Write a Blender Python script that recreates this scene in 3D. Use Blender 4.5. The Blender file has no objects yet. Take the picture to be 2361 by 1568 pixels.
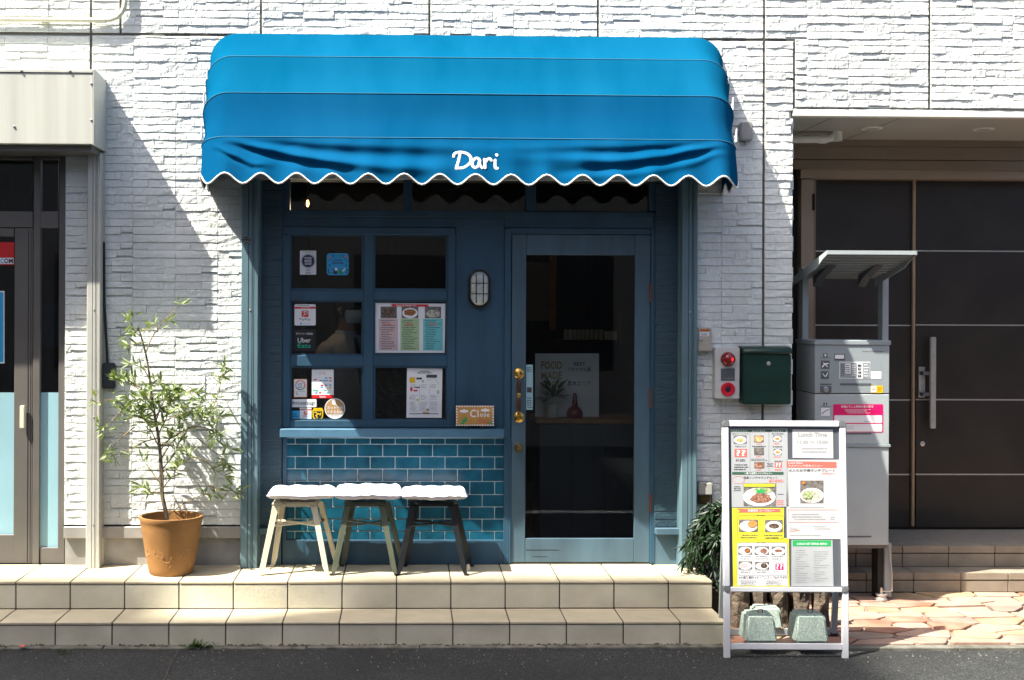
import bpy, bmesh, math, random
from mathutils import Vector, Matrix, Quaternion
random.seed(11)
SC = bpy.context.scene
COL = SC.collection

# ------------------------------------------------------------------ camera, sky, sun, exposure
F_PX, PPX, PPY, IMG_W, IMG_H = 2900.0, 1005.0, 716.0, 2361.0, 1568.0
CAM_P = Vector((0.0, -7.38, 1.775))
_th, _ro = math.radians(1.3), 0.0041
_fw = Vector((math.sin(_th), math.cos(_th), 0)); _r0 = Vector((math.cos(_th), -math.sin(_th), 0)); _u0 = Vector((0, 0, 1))
_rt = _r0*math.cos(_ro) + _u0*math.sin(_ro); _up = _u0*math.cos(_ro) - _r0*math.sin(_ro)
cam = bpy.data.cameras.new('camera'); cam_o = bpy.data.objects.new('camera', cam); COL.objects.link(cam_o)
cam_o.matrix_world = Matrix(((_rt.x, _up.x, -_fw.x, CAM_P.x), (_rt.y, _up.y, -_fw.y, CAM_P.y), (_rt.z, _up.z, -_fw.z, CAM_P.z), (0, 0, 0, 1)))
cam.sensor_width = 36.0; cam.lens = 36.0*F_PX/IMG_W
cam.shift_x = (IMG_W/2-PPX)/IMG_W; cam.shift_y = -(IMG_H/2-PPY)/IMG_W
cam.clip_start = 0.05; cam.clip_end = 500
SC.camera = cam_o

LIGHT = Vector((0.493, 0.237, -0.837)).normalized()
KX, KZ = 0.493/0.237, 0.837/0.237
world = bpy.data.worlds.new('World'); SC.world = world; world.use_nodes = True
nt = world.node_tree; nt.nodes.clear()
sky = nt.nodes.new('ShaderNodeTexSky'); sky.sky_type = 'NISHITA'; sky.sun_disc = False
sky.sun_elevation = math.asin(0.837/1.0)
sky.sun_rotation = math.atan2(-0.493, -0.237)
bg = nt.nodes.new('ShaderNodeBackground'); bg.inputs[1].default_value = 0.088
sky.dust_density = 5.0; sky.ozone_density = 0.4; sky.air_density = 0.65
wo = nt.nodes.new('ShaderNodeOutputWorld')
nt.links.new(sky.outputs[0], bg.inputs[0]); nt.links.new(bg.outputs[0], wo.inputs[0])
sun = bpy.data.lights.new('sun', 'SUN'); sun.energy = 4.2; sun.angle = math.radians(0.5); sun.color = (1.0, 0.94, 0.83)
sun_o = bpy.data.objects.new('sun', sun); COL.objects.link(sun_o)
sun_o.rotation_euler = LIGHT.to_track_quat('-Z', 'Y').to_euler(); sun_o.location = (-10, -8, 20)
vs = SC.view_settings
vs.view_transform = 'Standard'; vs.look = 'None'; vs.gamma = 1.0; vs.use_curve_mapping = False; vs.exposure = 1.95
SC.cycles.max_bounces = 8; SC.cycles.diffuse_bounces = 4; SC.cycles.glossy_bounces = 4; SC.cycles.transparent_max_bounces = 16

# ------------------------------------------------------------------ helpers
def ray(px, py):
    return _fw + _rt*((px-PPX)/F_PX) - _up*((py-PPY)/F_PX)
def W(px, py, Y):
    d = ray(px, py); t = (Y-CAM_P.y)/d.y
    return CAM_P + d*t
def R(x0, y0, x1, y1, Y):
    ym, xm = (y0+y1)/2, (x0+x1)/2
    return W(x0, ym, Y).x, W(x1, ym, Y).x, W(xm, y1, Y).z, W(xm, y0, Y).z
class Surf:
    """a plane in the place; pt() finds the spot on it that a pixel of the photo shows"""
    def __init__(s, p, n): s.p = Vector(p); s.n = Vector(n).normalized()
    def pt(s, px, py, off=0.0):
        d = ray(px, py); t = (s.p-CAM_P).dot(s.n)/d.dot(s.n)
        return CAM_P + d*t + s.n*off
def SY(Y): return Surf((0, Y, 0), (0, -1, 0))

class MB:
    def __init__(s): s.v = []; s.f = []
    def add(s, vs_, fs_):
        b = len(s.v); s.v += [tuple(v) for v in vs_]; s.f += [tuple(i+b for i in f) for f in fs_]; return s
    def box(s, x0, x1, y0, y1, z0, z1):
        if x0 > x1: x0, x1 = x1, x0
        if y0 > y1: y0, y1 = y1, y0
        if z0 > z1: z0, z1 = z1, z0
        return s.add([(x0,y0,z0),(x1,y0,z0),(x1,y1,z0),(x0,y1,z0),(x0,y0,z1),(x1,y0,z1),(x1,y1,z1),(x0,y1,z1)],
                     [(0,3,2,1),(4,5,6,7),(0,1,5,4),(1,2,6,5),(2,3,7,6),(3,0,4,7)])
    def prism(s, A, B):
        n = len(A)
        return s.add(list(A)+list(B), [tuple(range(n)), tuple(range(2*n-1, n-1, -1))] + [(i, n+i, n+(i+1) % n, (i+1) % n) for i in range(n)])
    def poly(s, A): return s.add(A, [tuple(range(len(A)))])
    def extr(s, pts2, z0, z1):     # footprint polygon extruded upward
        return s.prism([(x, y, z1) for x, y in pts2], [(x, y, z0) for x, y in pts2])
    def tube(s, pts, rad, n=8, flat=None, cap=True, fl=.3):
        pts = [Vector(p) for p in pts]; k = len(pts)
        rad = rad if isinstance(rad, (list, tuple)) else [rad]*k
        b = len(s.v); up = None
        for i, p in enumerate(pts):
            t = (pts[min(i+1, k-1)]-pts[max(i-1, 0)]).normalized()
            if up is None:
                up = Vector((0, 0, 1)) if abs(t.z) < .9 else Vector((0, -1, 0))
                if flat is not None: up = Vector(flat)
            a = t.cross(up)
            a = a.normalized() if a.length > 1e-6 else t.orthogonal().normalized()
            c = a.cross(t).normalized(); 
            if flat is None: up = c
            for j in range(n):
                an = 2*math.pi*j/n
                s.v.append(tuple(p + (a*math.cos(an) + c*math.sin(an)*(fl if flat is not None else 1))*rad[i]))
        for i in range(k-1):
            for j in range(n):
                s.f.append((b+i*n+j, b+i*n+(j+1) % n, b+(i+1)*n+(j+1) % n, b+(i+1)*n+j))
        if cap:
            s.f.append(tuple(b+j for j in range(n-1, -1, -1))); s.f.append(tuple(b+(k-1)*n+j for j in range(n)))
        return s
    def lathe(s, c, prof, n=32, axis='z', cap=True, sx=1.0, sy=1.0):   # prof: (r, h)
        b = len(s.v); c = Vector(c)
        for r, h in prof:
            for j in range(n):
                a = 2*math.pi*j/n; u, w = math.cos(a)*r*sx, math.sin(a)*r*sy
                s.v.append(tuple(c + (Vector((u, w, h)) if axis == 'z' else Vector((u, -h, w)) if axis == 'y' else Vector((h, u, w)))))
        for i in range(len(prof)-1):
            for j in range(n):
                s.f.append((b+i*n+j, b+i*n+(j+1) % n, b+(i+1)*n+(j+1) % n, b+(i+1)*n+j))
        if cap:
            s.f.append(tuple(b+j for j in range(n-1, -1, -1))); s.f.append(tuple(b+(len(prof)-1)*n+j for j in range(n)))
        return s
    def mesh(s, name, mat, org=(0, 0, 0), smooth=False, bevel=0, seg=1):
        o = Vector(org)
        me = bpy.data.meshes.new(name); me.from_pydata([tuple(Vector(v)-o) for v in s.v], [], s.f)
        bm = bmesh.new(); bm.from_mesh(me)
        bmesh.ops.recalc_face_normals(bm, faces=bm.faces)
        if bevel:
            bmesh.ops.bevel(bm, geom=[e for e in bm.edges if len(e.link_faces) == 2 and e.calc_face_angle(0) > .5], offset=bevel, segments=seg, affect='EDGES', clamp_overlap=True)
        bm.to_mesh(me); bm.free()
        if mat is not None:
            for m in (mat if isinstance(mat, (list, tuple)) else [mat]): me.materials.append(m)
        if smooth:
            for p in me.polygons: p.use_smooth = True
            if smooth != 'all':
                try: me.set_sharp_from_angle(angle=math.radians(40))
                except Exception: pass
        me.update(); return me
    def build(s, name, mat, parent=None, label=None, cat=None, group=None, kind=None, smooth=False, bevel=0, seg=1):
        org = Vector((0, 0, 0))
        if parent is not None:
            p = parent
            while p is not None: org = org + p.location; p = p.parent
        me = s.mesh(name, mat, org, smooth, bevel, seg)
        return link(me, name, parent, label, cat, group, kind)
def link(me, name, parent=None, label=None, cat=None, group=None, kind=None, loc=None):
    o = bpy.data.objects.new(name, me); COL.objects.link(o); o.parent = parent
    if loc is not None: o.location = loc
    for k_, v_ in (('label', label), ('category', cat), ('group', group), ('kind', kind)):
        if v_: o[k_] = v_
    return o
def thing(name, label, cat, loc, group=None, kind=None):
    return link(None, name, None, label, cat, group, kind, Vector(loc))
def origin(o):
    v = Vector((0, 0, 0))
    while o is not None: v = v + o.location; o = o.parent
    return v
def rrect(x0, y0, x1, y1, r, n=5):
    out = []
    for cx, cy, a0 in ((x1-r, y0+r, -90), (x1-r, y1-r, 0), (x0+r, y1-r, 90), (x0+r, y0+r, 180)):
        for i in range(n+1):
            a = math.radians(a0+90*i/n); out.append((cx+r*math.cos(a), cy+r*math.sin(a)))
    return out
def ell(cx, cy, rx, ry=None, n=28):
    ry = rx if ry is None else ry
    return [(cx+rx*math.cos(2*math.pi*i/n), cy+ry*math.sin(2*math.pi*i/n)) for i in range(n)]
def rect(x0, y0, x1, y1): return [(x0, y0), (x1, y0), (x1, y1), (x0, y1)]
def plate(mb, S, pts, off0, off1):          # a sheet of real thickness on a surface
    mb.prism([S.pt(x, y, off1) for x, y in pts], [S.pt(x, y, off0) for x, y in pts]); return mb
def flat(mb, S, pts, off): mb.poly([S.pt(x, y, off) for x, y in pts]); return mb
def spline(pts, n=8):
    P = [Vector((*p, 0)) if len(p) == 2 else Vector(p) for p in pts]; out = []
    P = [P[0]*2-P[1]] + P + [P[-1]*2-P[-2]]
    for i in range(1, len(P)-2):
        for k in range(n):
            t = k/n
            out.append(.5*((2*P[i]) + (P[i+1]-P[i-1])*t + (2*P[i-1]-5*P[i]+4*P[i+1]-P[i+2])*t*t + (3*P[i]-P[i-1]-3*P[i+1]+P[i+2])*t**3))
    out.append(P[-2]); return out
def stroke(mb, S, pts, wpx, off, sm=True, fn=None, fl=.3):
    q = spline(pts, 6) if sm and len(pts) > 2 else [Vector((*p, 0)) for p in pts]
    sc = (S.pt(pts[0][0]+1, pts[0][1])-S.pt(*pts[0])).length
    w = [S.pt(p.x, p.y, off+(fn(p.x, p.y) if fn else 0)) for p in q]
    if len(w) < 2: w.append(w[0]+Vector((.001, 0, 0)))
    d0, d1 = (w[0]-w[1]).normalized(), (w[-1]-w[-2]).normalized(); r = wpx*sc/2
    w = [w[0]+d0*r*.8, w[0]+d0*r*.4] + w + [w[-1]+d1*r*.4, w[-1]+d1*r*.8]
    mb.tube(w, [r*.45, r*.85]+[r]*(len(w)-4)+[r*.85, r*.45], 6, flat=S.n, fl=fl); return mb
_TXT = {}
def text_geo(s, bold):
    if (s, bold) in _TXT: return _TXT[(s, bold)]
    c = bpy.data.curves.new('lettering', 'FONT'); c.body = s; c.size = 1; c.resolution_u = 2; c.offset = bold
    o = bpy.data.objects.new('lettering', c); COL.objects.link(o)
    bpy.context.view_layer.update()
    dg = bpy.context.evaluated_depsgraph_get(); me = bpy.data.meshes.new_from_object(o.evaluated_get(dg))
    vs_ = [tuple(v.co) for v in me.vertices]; fs_ = [tuple(p.vertices) for p in me.polygons]
    bpy.data.objects.remove(o); bpy.data.meshes.remove(me); bpy.data.curves.remove(c)
    _TXT[(s, bold)] = (vs_, fs_); return vs_, fs_
def text(mb, S, s, x0, y0, x1, y1, off, bold=0.0):
    vs_, fs_ = text_geo(s, bold)
    if not vs_: return mb
    a0, a1 = min(v[0] for v in vs_), max(v[0] for v in vs_); b0, b1 = min(v[1] for v in vs_), max(v[1] for v in vs_)
    mb.add([S.pt(x0+(v[0]-a0)/(a1-a0+1e-9)*(x1-x0), y1-(v[1]-b0)/(b1-b0+1e-9)*(y1-y0), off) for v in vs_], fs_); return mb
def greek(mb, S, x0, y0, x1, y1, rows, off, h=.42, fill=.75, rnd=random):   # lines of print too small to read
    for i in range(rows):
        y = y0+(y1-y0)*(i+.3)/rows; hh = (y1-y0)/rows*h; x = x0+rnd.random()*(x1-x0)*.12; xe = x0+(x1-x0)*(fill+rnd.random()*(1-fill))
        while x < xe:
            w = (1.2+rnd.random()*4.5); flat(mb, S, rect(x, y, min(x+w, xe), y+hh), off); x += w+.5+rnd.random()*.8
    return mb

# ------------------------------------------------------------------ materials
def mat(name, rgb, rough=.55, metal=0.0, var=0.0, vs_=6.0, bump=0.0, bs=60.0, rand=0.0, spec=.5, stretch=(1, 1, 1), detail=6, hue2=None, coat=0.0, bdist=.002, emit=None):
    m = bpy.data.materials.new(name); m.use_nodes = True; t = m.node_tree; N, L = t.nodes, t.links
    b = N['Principled BSDF']; b.inputs['Base Color'].default_value = (*rgb, 1); b.inputs['Roughness'].default_value = rough
    b.inputs['Metallic'].default_value = metal; b.inputs['Specular IOR Level'].default_value = spec; b.inputs['Coat Weight'].default_value = coat
    if emit: b.inputs['Emission Color'].default_value = (*emit[0], 1); b.inputs['Emission Strength'].default_value = emit[1]
    geo = N.new('ShaderNodeNewGeometry'); mp = N.new('ShaderNodeMapping'); mp.inputs['Scale'].default_value = stretch
    L.new(geo.outputs['Position'], mp.inputs['Vector'])
    col = None
    if var or hue2:
        nz = N.new('ShaderNodeTexNoise'); nz.inputs['Scale'].default_value = vs_; nz.inputs['Detail'].default_value = detail; L.new(mp.outputs[0], nz.inputs['Vector'])
        cr = N.new('ShaderNodeValToRGB'); cr.color_ramp.elements[0].position = .32; cr.color_ramp.elements[1].position = .68
        lo = tuple(c*(1-var) for c in rgb); hi = tuple(min(1, c*(1+var)) for c in rgb)
        cr.color_ramp.elements[0].color = (*lo, 1); cr.color_ramp.elements[1].color = (*(hue2 or hi), 1)
        L.new(nz.outputs[0], cr.inputs[0]); col = cr.outputs[0]
        mr = N.new('ShaderNodeMapRange'); mr.inputs[3].default_value = max(0.02, rough-.08); mr.inputs[4].default_value = min(1, rough+.08)
        L.new(nz.outputs[0], mr.inputs[0]); L.new(mr.outputs[0], b.inputs['Roughness'])
    if rand:
        oi = N.new('ShaderNodeObjectInfo'); mr = N.new('ShaderNodeMapRange'); mr.inputs[3].default_value = 1-rand; mr.inputs[4].default_value = 1+rand
        L.new(oi.outputs['Random'], mr.inputs[0]); mx = N.new('ShaderNodeVectorMath'); mx.operation = 'SCALE'
        if col: L.new(col, mx.inputs[0])
        else: mx.inputs[0].default_value = rgb
        L.new(mr.outputs[0], mx.inputs['Scale']); col = mx.outputs[0]
    if col: L.new(col, b.inputs['Base Color'])
    if bump:
        n2 = N.new('ShaderNodeTexNoise'); n2.inputs['Scale'].default_value = bs; n2.inputs['Detail'].default_value = 5; L.new(mp.outputs[0], n2.inputs['Vector'])
        bp = N.new('ShaderNodeBump'); bp.inputs['Strength'].default_value = bump; bp.inputs['Distance'].default_value = bdist
        L.new(n2.outputs[0], bp.inputs['Height']); L.new(bp.outputs[0], b.inputs['Normal'])
    return m
def speckle(name, c0, c1, c2, scale, rough=.85, bump=.6, bdist=.004, patch=.25):
    m = bpy.data.materials.new(name); m.use_nodes = True; t = m.node_tree; N, L = t.nodes, t.links; b = N['Principled BSDF']; b.inputs['Roughness'].default_value = rough
    g = N.new('ShaderNodeNewGeometry'); v = N.new('ShaderNodeTexVoronoi'); v.inputs['Scale'].default_value = scale; L.new(g.outputs['Position'], v.inputs['Vector'])
    sp = N.new('ShaderNodeSeparateColor'); L.new(v.outputs['Color'], sp.inputs[0])
    cr = N.new('ShaderNodeValToRGB'); e = cr.color_ramp.elements; e[0].color = (*c0, 1); e[1].color = (*c2, 1); e[1].position = 1.0; q = e.new(.62); q.color = (*c1, 1)
    L.new(sp.outputs[0], cr.inputs[0])
    nz = N.new('ShaderNodeTexNoise'); nz.inputs['Scale'].default_value = 1.3; nz.inputs['Detail'].default_value = 8; L.new(g.outputs['Position'], nz.inputs['Vector'])
    mr = N.new('ShaderNodeMapRange'); mr.inputs[1].default_value = .3; mr.inputs[2].default_value = .7; mr.inputs[3].default_value = 1-patch; mr.inputs[4].default_value = 1+patch; L.new(nz.outputs[0], mr.inputs[0])
    mx = N.new('ShaderNodeVectorMath'); mx.operation = 'SCALE'; L.new(cr.outputs[0], mx.inputs[0]); L.new(mr.outputs[0], mx.inputs['Scale']); L.new(mx.outputs[0], b.inputs['Base Color'])
    bp = N.new('ShaderNodeBump'); bp.inputs['Strength'].default_value = bump; bp.inputs['Distance'].default_value = bdist
    v2 = N.new('ShaderNodeTexVoronoi'); v2.inputs['Scale'].default_value = scale*.9; L.new(g.outputs['Position'], v2.inputs['Vector'])
    L.new(v2.outputs['Distance'], bp.inputs['Height']); L.new(bp.outputs[0], b.inputs['Normal']); return m
def glass(name, tint=(.80, .83, .82), rough=0.0, ior=1.45):
    m = bpy.data.materials.new(name); m.use_nodes = True; t = m.node_tree; N, L = t.nodes, t.links; N.clear()
    o = N.new('ShaderNodeOutputMaterial'); tr = N.new('ShaderNodeBsdfTransparent'); tr.inputs[0].default_value = (*tint, 1)
    gl = N.new('ShaderNodeBsdfGlossy'); gl.inputs['Roughness'].default_value = rough; fr = N.new('ShaderNodeFresnel'); fr.inputs[0].default_value = ior
    mx = N.new('ShaderNodeMixShader'); L.new(fr.outputs[0], mx.inputs[0]); L.new(tr.outputs[0], mx.inputs[1]); L.new(gl.outputs[0], mx.inputs[2]); L.new(mx.outputs[0], o.inputs[0]); return m
def food(name, cols, scale):
    m = bpy.data.materials.new(name); m.use_nodes = True; t = m.node_tree; N, L = t.nodes, t.links; b = N['Principled BSDF']; b.inputs['Roughness'].default_value = .5
    g = N.new('ShaderNodeNewGeometry'); v = N.new('ShaderNodeTexNoise'); v.inputs['Scale'].default_value = scale; v.inputs['Detail'].default_value = 3; L.new(g.outputs['Position'], v.inputs['Vector'])
    cr = N.new('ShaderNodeValToRGB'); e = cr.color_ramp.elements; n = len(cols)
    e[0].color = (*cols[0], 1); e[0].position = .3; e[1].color = (*cols[-1], 1); e[1].position = .7
    for i in range(1, n-1): q = e.new(.3+.4*i/(n-1)); q.color = (*cols[i], 1)
    L.new(v.outputs[0], cr.inputs[0]); L.new(cr.outputs[0], b.inputs['Base Color']); return m

M = {}
M['siding'] = mat('white_siding', (.665, .70, .675), .8, var=.12, vs_=1.6, bump=.9, bs=30, bdist=.009, rand=.04, stretch=(1.7, 1.7, .9), detail=10, hue2=(.725, .755, .725))
M['siding_blue'] = mat('blue_siding', (.024, .058, .082), .6, var=.12, vs_=4, bump=.8, bs=70, bdist=.005)
M['sealant'] = mat('grey_sealant', (.09, .085, .07), .8, var=.2, vs_=20)
M['concrete'] = mat('concrete', (.27, .265, .25), .85, var=.25, vs_=5, bump=.5, bs=90)
M['flash'] = mat('aluminium_flashing', (.34, .33, .31), .45, .3, var=.1, vs_=8)
M['blue'] = mat('blue_painted_wood', (.021, .070, .116), .5, var=.2, vs_=7, bump=.35, bs=40, stretch=(1, 1, .25))
M['blue_door'] = mat('blue_painted_door', (.060, .113, .153), .55, var=.22, vs_=8, bump=.3, bs=30, stretch=(1, 1, .2))
M['blue_metal'] = mat('blue_painted_metal', (.105, .178, .208), .45, var=.12, vs_=5)
M['tile'] = mat('teal_glazed_tile', (.008, .088, .145), .22, var=.3, vs_=14, rand=.14, coat=.0, bump=.12, bs=25, bdist=.004)
M['grout'] = mat('pale_blue_grout', (.36, .51, .57), .85, var=.15, vs_=30)
M['alu'] = mat('bronze_aluminium', (.118, .110, .099), .42, .0, var=.06, vs_=6)
M['alu_pale'] = mat('pale_aluminium', (.50, .50, .45), .42, .2, var=.05, vs_=6)
M['box'] = mat('cream_metal_panel', (.49, .50, .44), .45, .0, var=.10, vs_=2, stretch=(9, 1, .35), detail=9)
M['dark'] = mat('black_rubber', (.012, .012, .012), .6)
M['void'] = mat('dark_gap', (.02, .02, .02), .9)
M['pipe'] = mat('cream_plastic_pipe', (.66, .64, .50), .4, var=.06, vs_=10)
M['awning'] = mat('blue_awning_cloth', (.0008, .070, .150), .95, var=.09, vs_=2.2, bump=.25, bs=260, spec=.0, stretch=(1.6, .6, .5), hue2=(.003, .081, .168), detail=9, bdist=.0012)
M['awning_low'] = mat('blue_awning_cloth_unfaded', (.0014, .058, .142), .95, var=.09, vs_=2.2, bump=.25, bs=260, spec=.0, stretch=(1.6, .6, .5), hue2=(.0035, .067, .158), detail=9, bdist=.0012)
M['seam'] = mat('awning_seam_thread', (.02, .13, .22), .8)
M['white'] = mat('white_print', (.80, .80, .80), .5)
M['piping'] = mat('white_piping_tape', (.68, .67, .62), .6, var=.2, vs_=60)
M['tilefloor'] = mat('beige_step_tile', (.565, .535, .41), .7, var=.2, vs_=4, rand=.05, bump=.6, bs=55, bdist=.003, hue2=(.605, .575, .45))
M['tiletop'] = mat('beige_tread_tile', (.46, .41, .29), .62, var=.08, vs_=9, rand=.04, bump=.2, bs=80)
M['tilegrout'] = mat('dark_tile_grout', (.06, .052, .045), .9)
M['tilebrown'] = mat('brown_step_tile', (.235, .20, .15), .75, var=.15, vs_=8, rand=.08, bump=.5, bs=60)
M['granite'] = mat('grey_landing_stone', (.22, .20, .165), .7, var=.18, vs_=40, bump=.2, bs=120)
M['asphalt'] = speckle('asphalt', (.007, .0082, .0087), (.016, .0185, .0185), (.055, .058, .057), 175, .9, .9, .005, .42)
M['gutter'] = mat('mossy_concrete_edging', (.10, .10, .075), .9, var=.4, vs_=14, bump=.6, bs=80, hue2=(.17, .165, .14))
M['paint'] = mat('white_road_paint', (.7, .7, .68), .7, var=.1, vs_=20)
M['mortar'] = mat('paving_mortar', (.21, .175, .14), .9, var=.3, vs_=15)
FS = [mat('flagstone_%s' % n_, c_, .75, var=.16, vs_=7, bump=.5, bs=35, bdist=.004, hue2=h_) for n_, c_, h_ in (
    ('cream', (.34, .225, .12), (.40, .29, .17)), ('rose', (.28, .125, .08), (.34, .20, .14)), ('peach', (.34, .19, .11), (.38, .25, .16)), ('grey', (.22, .17, .145), (.30, .21, .155)), ('pink', (.33, .21, .16), (.38, .26, .20)))]
M['terracotta'] = mat('terracotta', (.262, .128, .036), .75, var=.26, vs_=5, bump=.3, bs=60)
M['crackle'] = mat('pale_crackle', (.48, .27, .11), .8)
M['soil'] = mat('potting_soil', (.035, .022, .014), .95, bump=1, bs=90, bdist=.01)
M['bark'] = mat('olive_bark', (.12, .095, .06), .9, var=.3, vs_=40, bump=.6, bs=120)
M['twig'] = mat('pale_twig', (.26, .19, .10), .8, var=.2, vs_=40)
def leafmat(n_, c_, h_, tr=.25):
    m = mat(n_, c_, .45, var=.3, vs_=30, hue2=h_); b = m.node_tree.nodes['Principled BSDF']
    b.inputs['Subsurface Weight'].default_value = 0; b.inputs['Transmission Weight'].default_value = 0
    N, L = m.node_tree.nodes, m.node_tree.links; o = N['Material Output']; t_ = N.new('ShaderNodeBsdfTranslucent'); t_.inputs[0].default_value = (c_[0]*2.2, c_[1]*2.2, c_[2]*.8, 1)
    mx = N.new('ShaderNodeMixShader'); mx.inputs[0].default_value = tr; L.new(b.outputs[0], mx.inputs[1]); L.new(t_.outputs[0], mx.inputs[2]); L.new(mx.outputs[0], o.inputs[0]); return m
M['olive'] = leafmat('olive_leaf', (.115, .165, .062), (.33, .40, .19))
M['bamboo'] = leafmat('fern_leaf', (.008, .024, .013), (.022, .060, .018))
M['weed'] = leafmat('weed_leaf', (.03, .07, .02), (.07, .12, .03))
M['ivory'] = mat('ivory_painted_steel', (.60, .55, .41), .45, var=.08, vs_=15)
M['sage'] = mat('sage_painted_steel', (.095, .108, .072), .42, var=.1, vs_=15)
M['charcoal'] = mat('charcoal_painted_steel', (.012, .014, .016), .42, var=.15, vs_=15)
M['cushion'] = mat('white_cotton_cushion', (.70, .685, .76), .9, bump=.6, bs=38, bdist=.006, var=.04, vs_=20)
M['rust'] = mat('rust', (.16, .05, .015), .9)
M['brass'] = mat('polished_brass', (.60, .36, .09), .28, 1.0, var=.12, vs_=30)
M['grip'] = mat('dark_wood_grip', (.06, .022, .010), .35)
M['oldbrass'] = mat('tarnished_brass', (.24, .17, .08), .4, 1.0, var=.25, vs_=60)
M['glass'] = glass('window_glass')
M['lampglass'] = mat('ribbed_lamp_glass', (.52, .55, .52), .18, var=.15, vs_=30, bump=.3, bs=60, coat=.4)
M['bronze'] = mat('dark_bronze', (.03, .025, .02), .4, .7)
M['film'] = mat('frosted_blue_film', (.27, .46, .52), .35, var=.05, vs_=3)
M['black'] = mat('black_print', (.015, .015, .018), .45)
M['ink'] = mat('grey_print', (.05, .05, .055), .6)
M['inklight'] = mat('pale_grey_print', (.27, .28, .29), .6)
M['red'] = mat('red_print', (.62, .012, .015), .45)
M['redlight'] = mat('pale_red_print', (.70, .13, .10), .5)
M['cyan'] = mat('sky_blue_print', (.03, .36, .68), .4)
M['navy'] = mat('navy_print', (.015, .02, .075), .5)
M['teal'] = mat('teal_print', (.02, .48, .30), .5)
M['green'] = mat('green_print', (.02, .34, .09), .5)
M['darkgreen'] = mat('dark_green_print', (.035, .095, .06), .5)
M['yellow'] = mat('yellow_print', (.72, .48, .0), .5)
M['menuyellow'] = mat('menu_yellow_print', (.66, .60, .035), .55, var=.12, vs_=4)
M['orange'] = mat('orange_print', (.70, .20, .01), .5)
M['tan'] = mat('tan_print', (.44, .26, .11), .5)
M['magenta'] = mat('magenta_print', (.68, .004, .13), .45)
M['pinkpanel'] = mat('pale_pink_print', (.62, .46, .46), .55)
M['greenpanel'] = mat('pale_green_print', (.38, .54, .30), .55)
M['aquapanel'] = mat('aqua_print', (.15, .55, .56), .55)
M['paper'] = mat('white_paper', (.78, .79, .80), .6, var=.03, vs_=6)
M['plaque'] = mat('orange_painted_wood', (.52, .27, .07), .6, var=.15, vs_=25)
M['steelwhite'] = mat('white_powder_coat', (.58, .60, .63), .35, var=.03, vs_=8)
M['silver'] = mat('silver_corner', (.45, .46, .47), .3, .8)
M['backing'] = mat('slate_backing', (.075, .085, .10), .5)
M['locker'] = mat('grey_powder_coat', (.275, .318, .335), .42, var=.04, vs_=6)
M['lockerlight'] = mat('pale_grey_steel', (.37, .42, .43), .4, var=.04, vs_=6)
M['lockerdark'] = mat('dark_grey_plastic', (.09, .10, .11), .5)
M['mailgreen'] = mat('dark_green_enamel', (.005, .035, .024), .35, var=.15, vs_=10)
M['alarmcase'] = mat('off_white_case', (.60, .60, .57), .45, var=.04, vs_=10)
M['beigebox'] = mat('beige_box', (.42, .39, .32), .5, var=.06, vs_=10)
M['redglass'] = mat('red_lamp_lens', (.22, .004, .006), .12, coat=.6)
M['alarmred'] = mat('red_button', (.62, .004, .03), .4)
M['taupe'] = mat('taupe_panel', (.215, .168, .122), .55, var=.06, vs_=5)
M['taupelight'] = mat('taupe_frame', (.315, .25, .185), .45, .1, var=.05, vs_=5)
M['doorblack'] = mat('dark_brown_door', (.022, .0165, .0125), .38, var=.22, vs_=4, bump=.05, bs=8)
M['bronzebar'] = mat('bronze_bar', (.40, .29, .18), .4, .5, var=.08, vs_=8)
M['steel'] = mat('brushed_steel', (.55, .53, .49), .35, .7, var=.06, vs_=30)
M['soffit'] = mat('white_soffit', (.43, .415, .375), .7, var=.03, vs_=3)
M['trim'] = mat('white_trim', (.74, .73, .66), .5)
M['stone'] = mat('brown_rough_stone', (.115, .088, .064), .9, var=.45, vs_=18, bump=1.0, bs=45, bdist=.015)
M['weight'] = speckle('green_terrazzo', (.20, .29, .25), (.30, .38, .33), (.46, .50, .45), 220, .8, .3, .002, .1)
M['wood'] = mat('dark_interior_wood', (.035, .020, .011), .5, var=.3, vs_=8, stretch=(4, 4, .4))
M['plaster'] = mat('interior_plaster', (.30, .27, .23), .8)
M['floorwood'] = mat('interior_floor', (.10, .07, .045), .5, var=.2, vs_=6)
M['cabinet'] = mat('dark_blue_cabinet', (.03, .04, .06), .45)
M['orangewood'] = mat('orange_wood', (.32, .16, .06), .5, var=.2, vs_=12)
M['skin'] = mat('skin', (.36, .20, .13), .55)
M['hair'] = mat('black_hair', (.012, .010, .009), .5)
M['jacket'] = mat('grey_jacket', (.42, .39, .385), .8, var=.1, vs_=60)
M['shirt'] = mat('pale_blue_shirt', (.34, .40, .48), .7)
M['tie'] = mat('navy_tie', (.035, .05, .085), .5)
M['maskcloth'] = mat('white_mask', (.66, .67, .67), .8)
M['trousers'] = mat('dark_trousers', (.03, .03, .035), .8)
M['bulb'] = mat('glowing_bulb', (.8, .4, .1), .3, emit=((1.0, .42, .08), 6.0))
M['bldg'] = mat('opposite_building_wall', (.36, .34, .31), .8, var=.1, vs_=1)
M['bldgglass'] = mat('opposite_window', (.05, .06, .07), .2)
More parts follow.
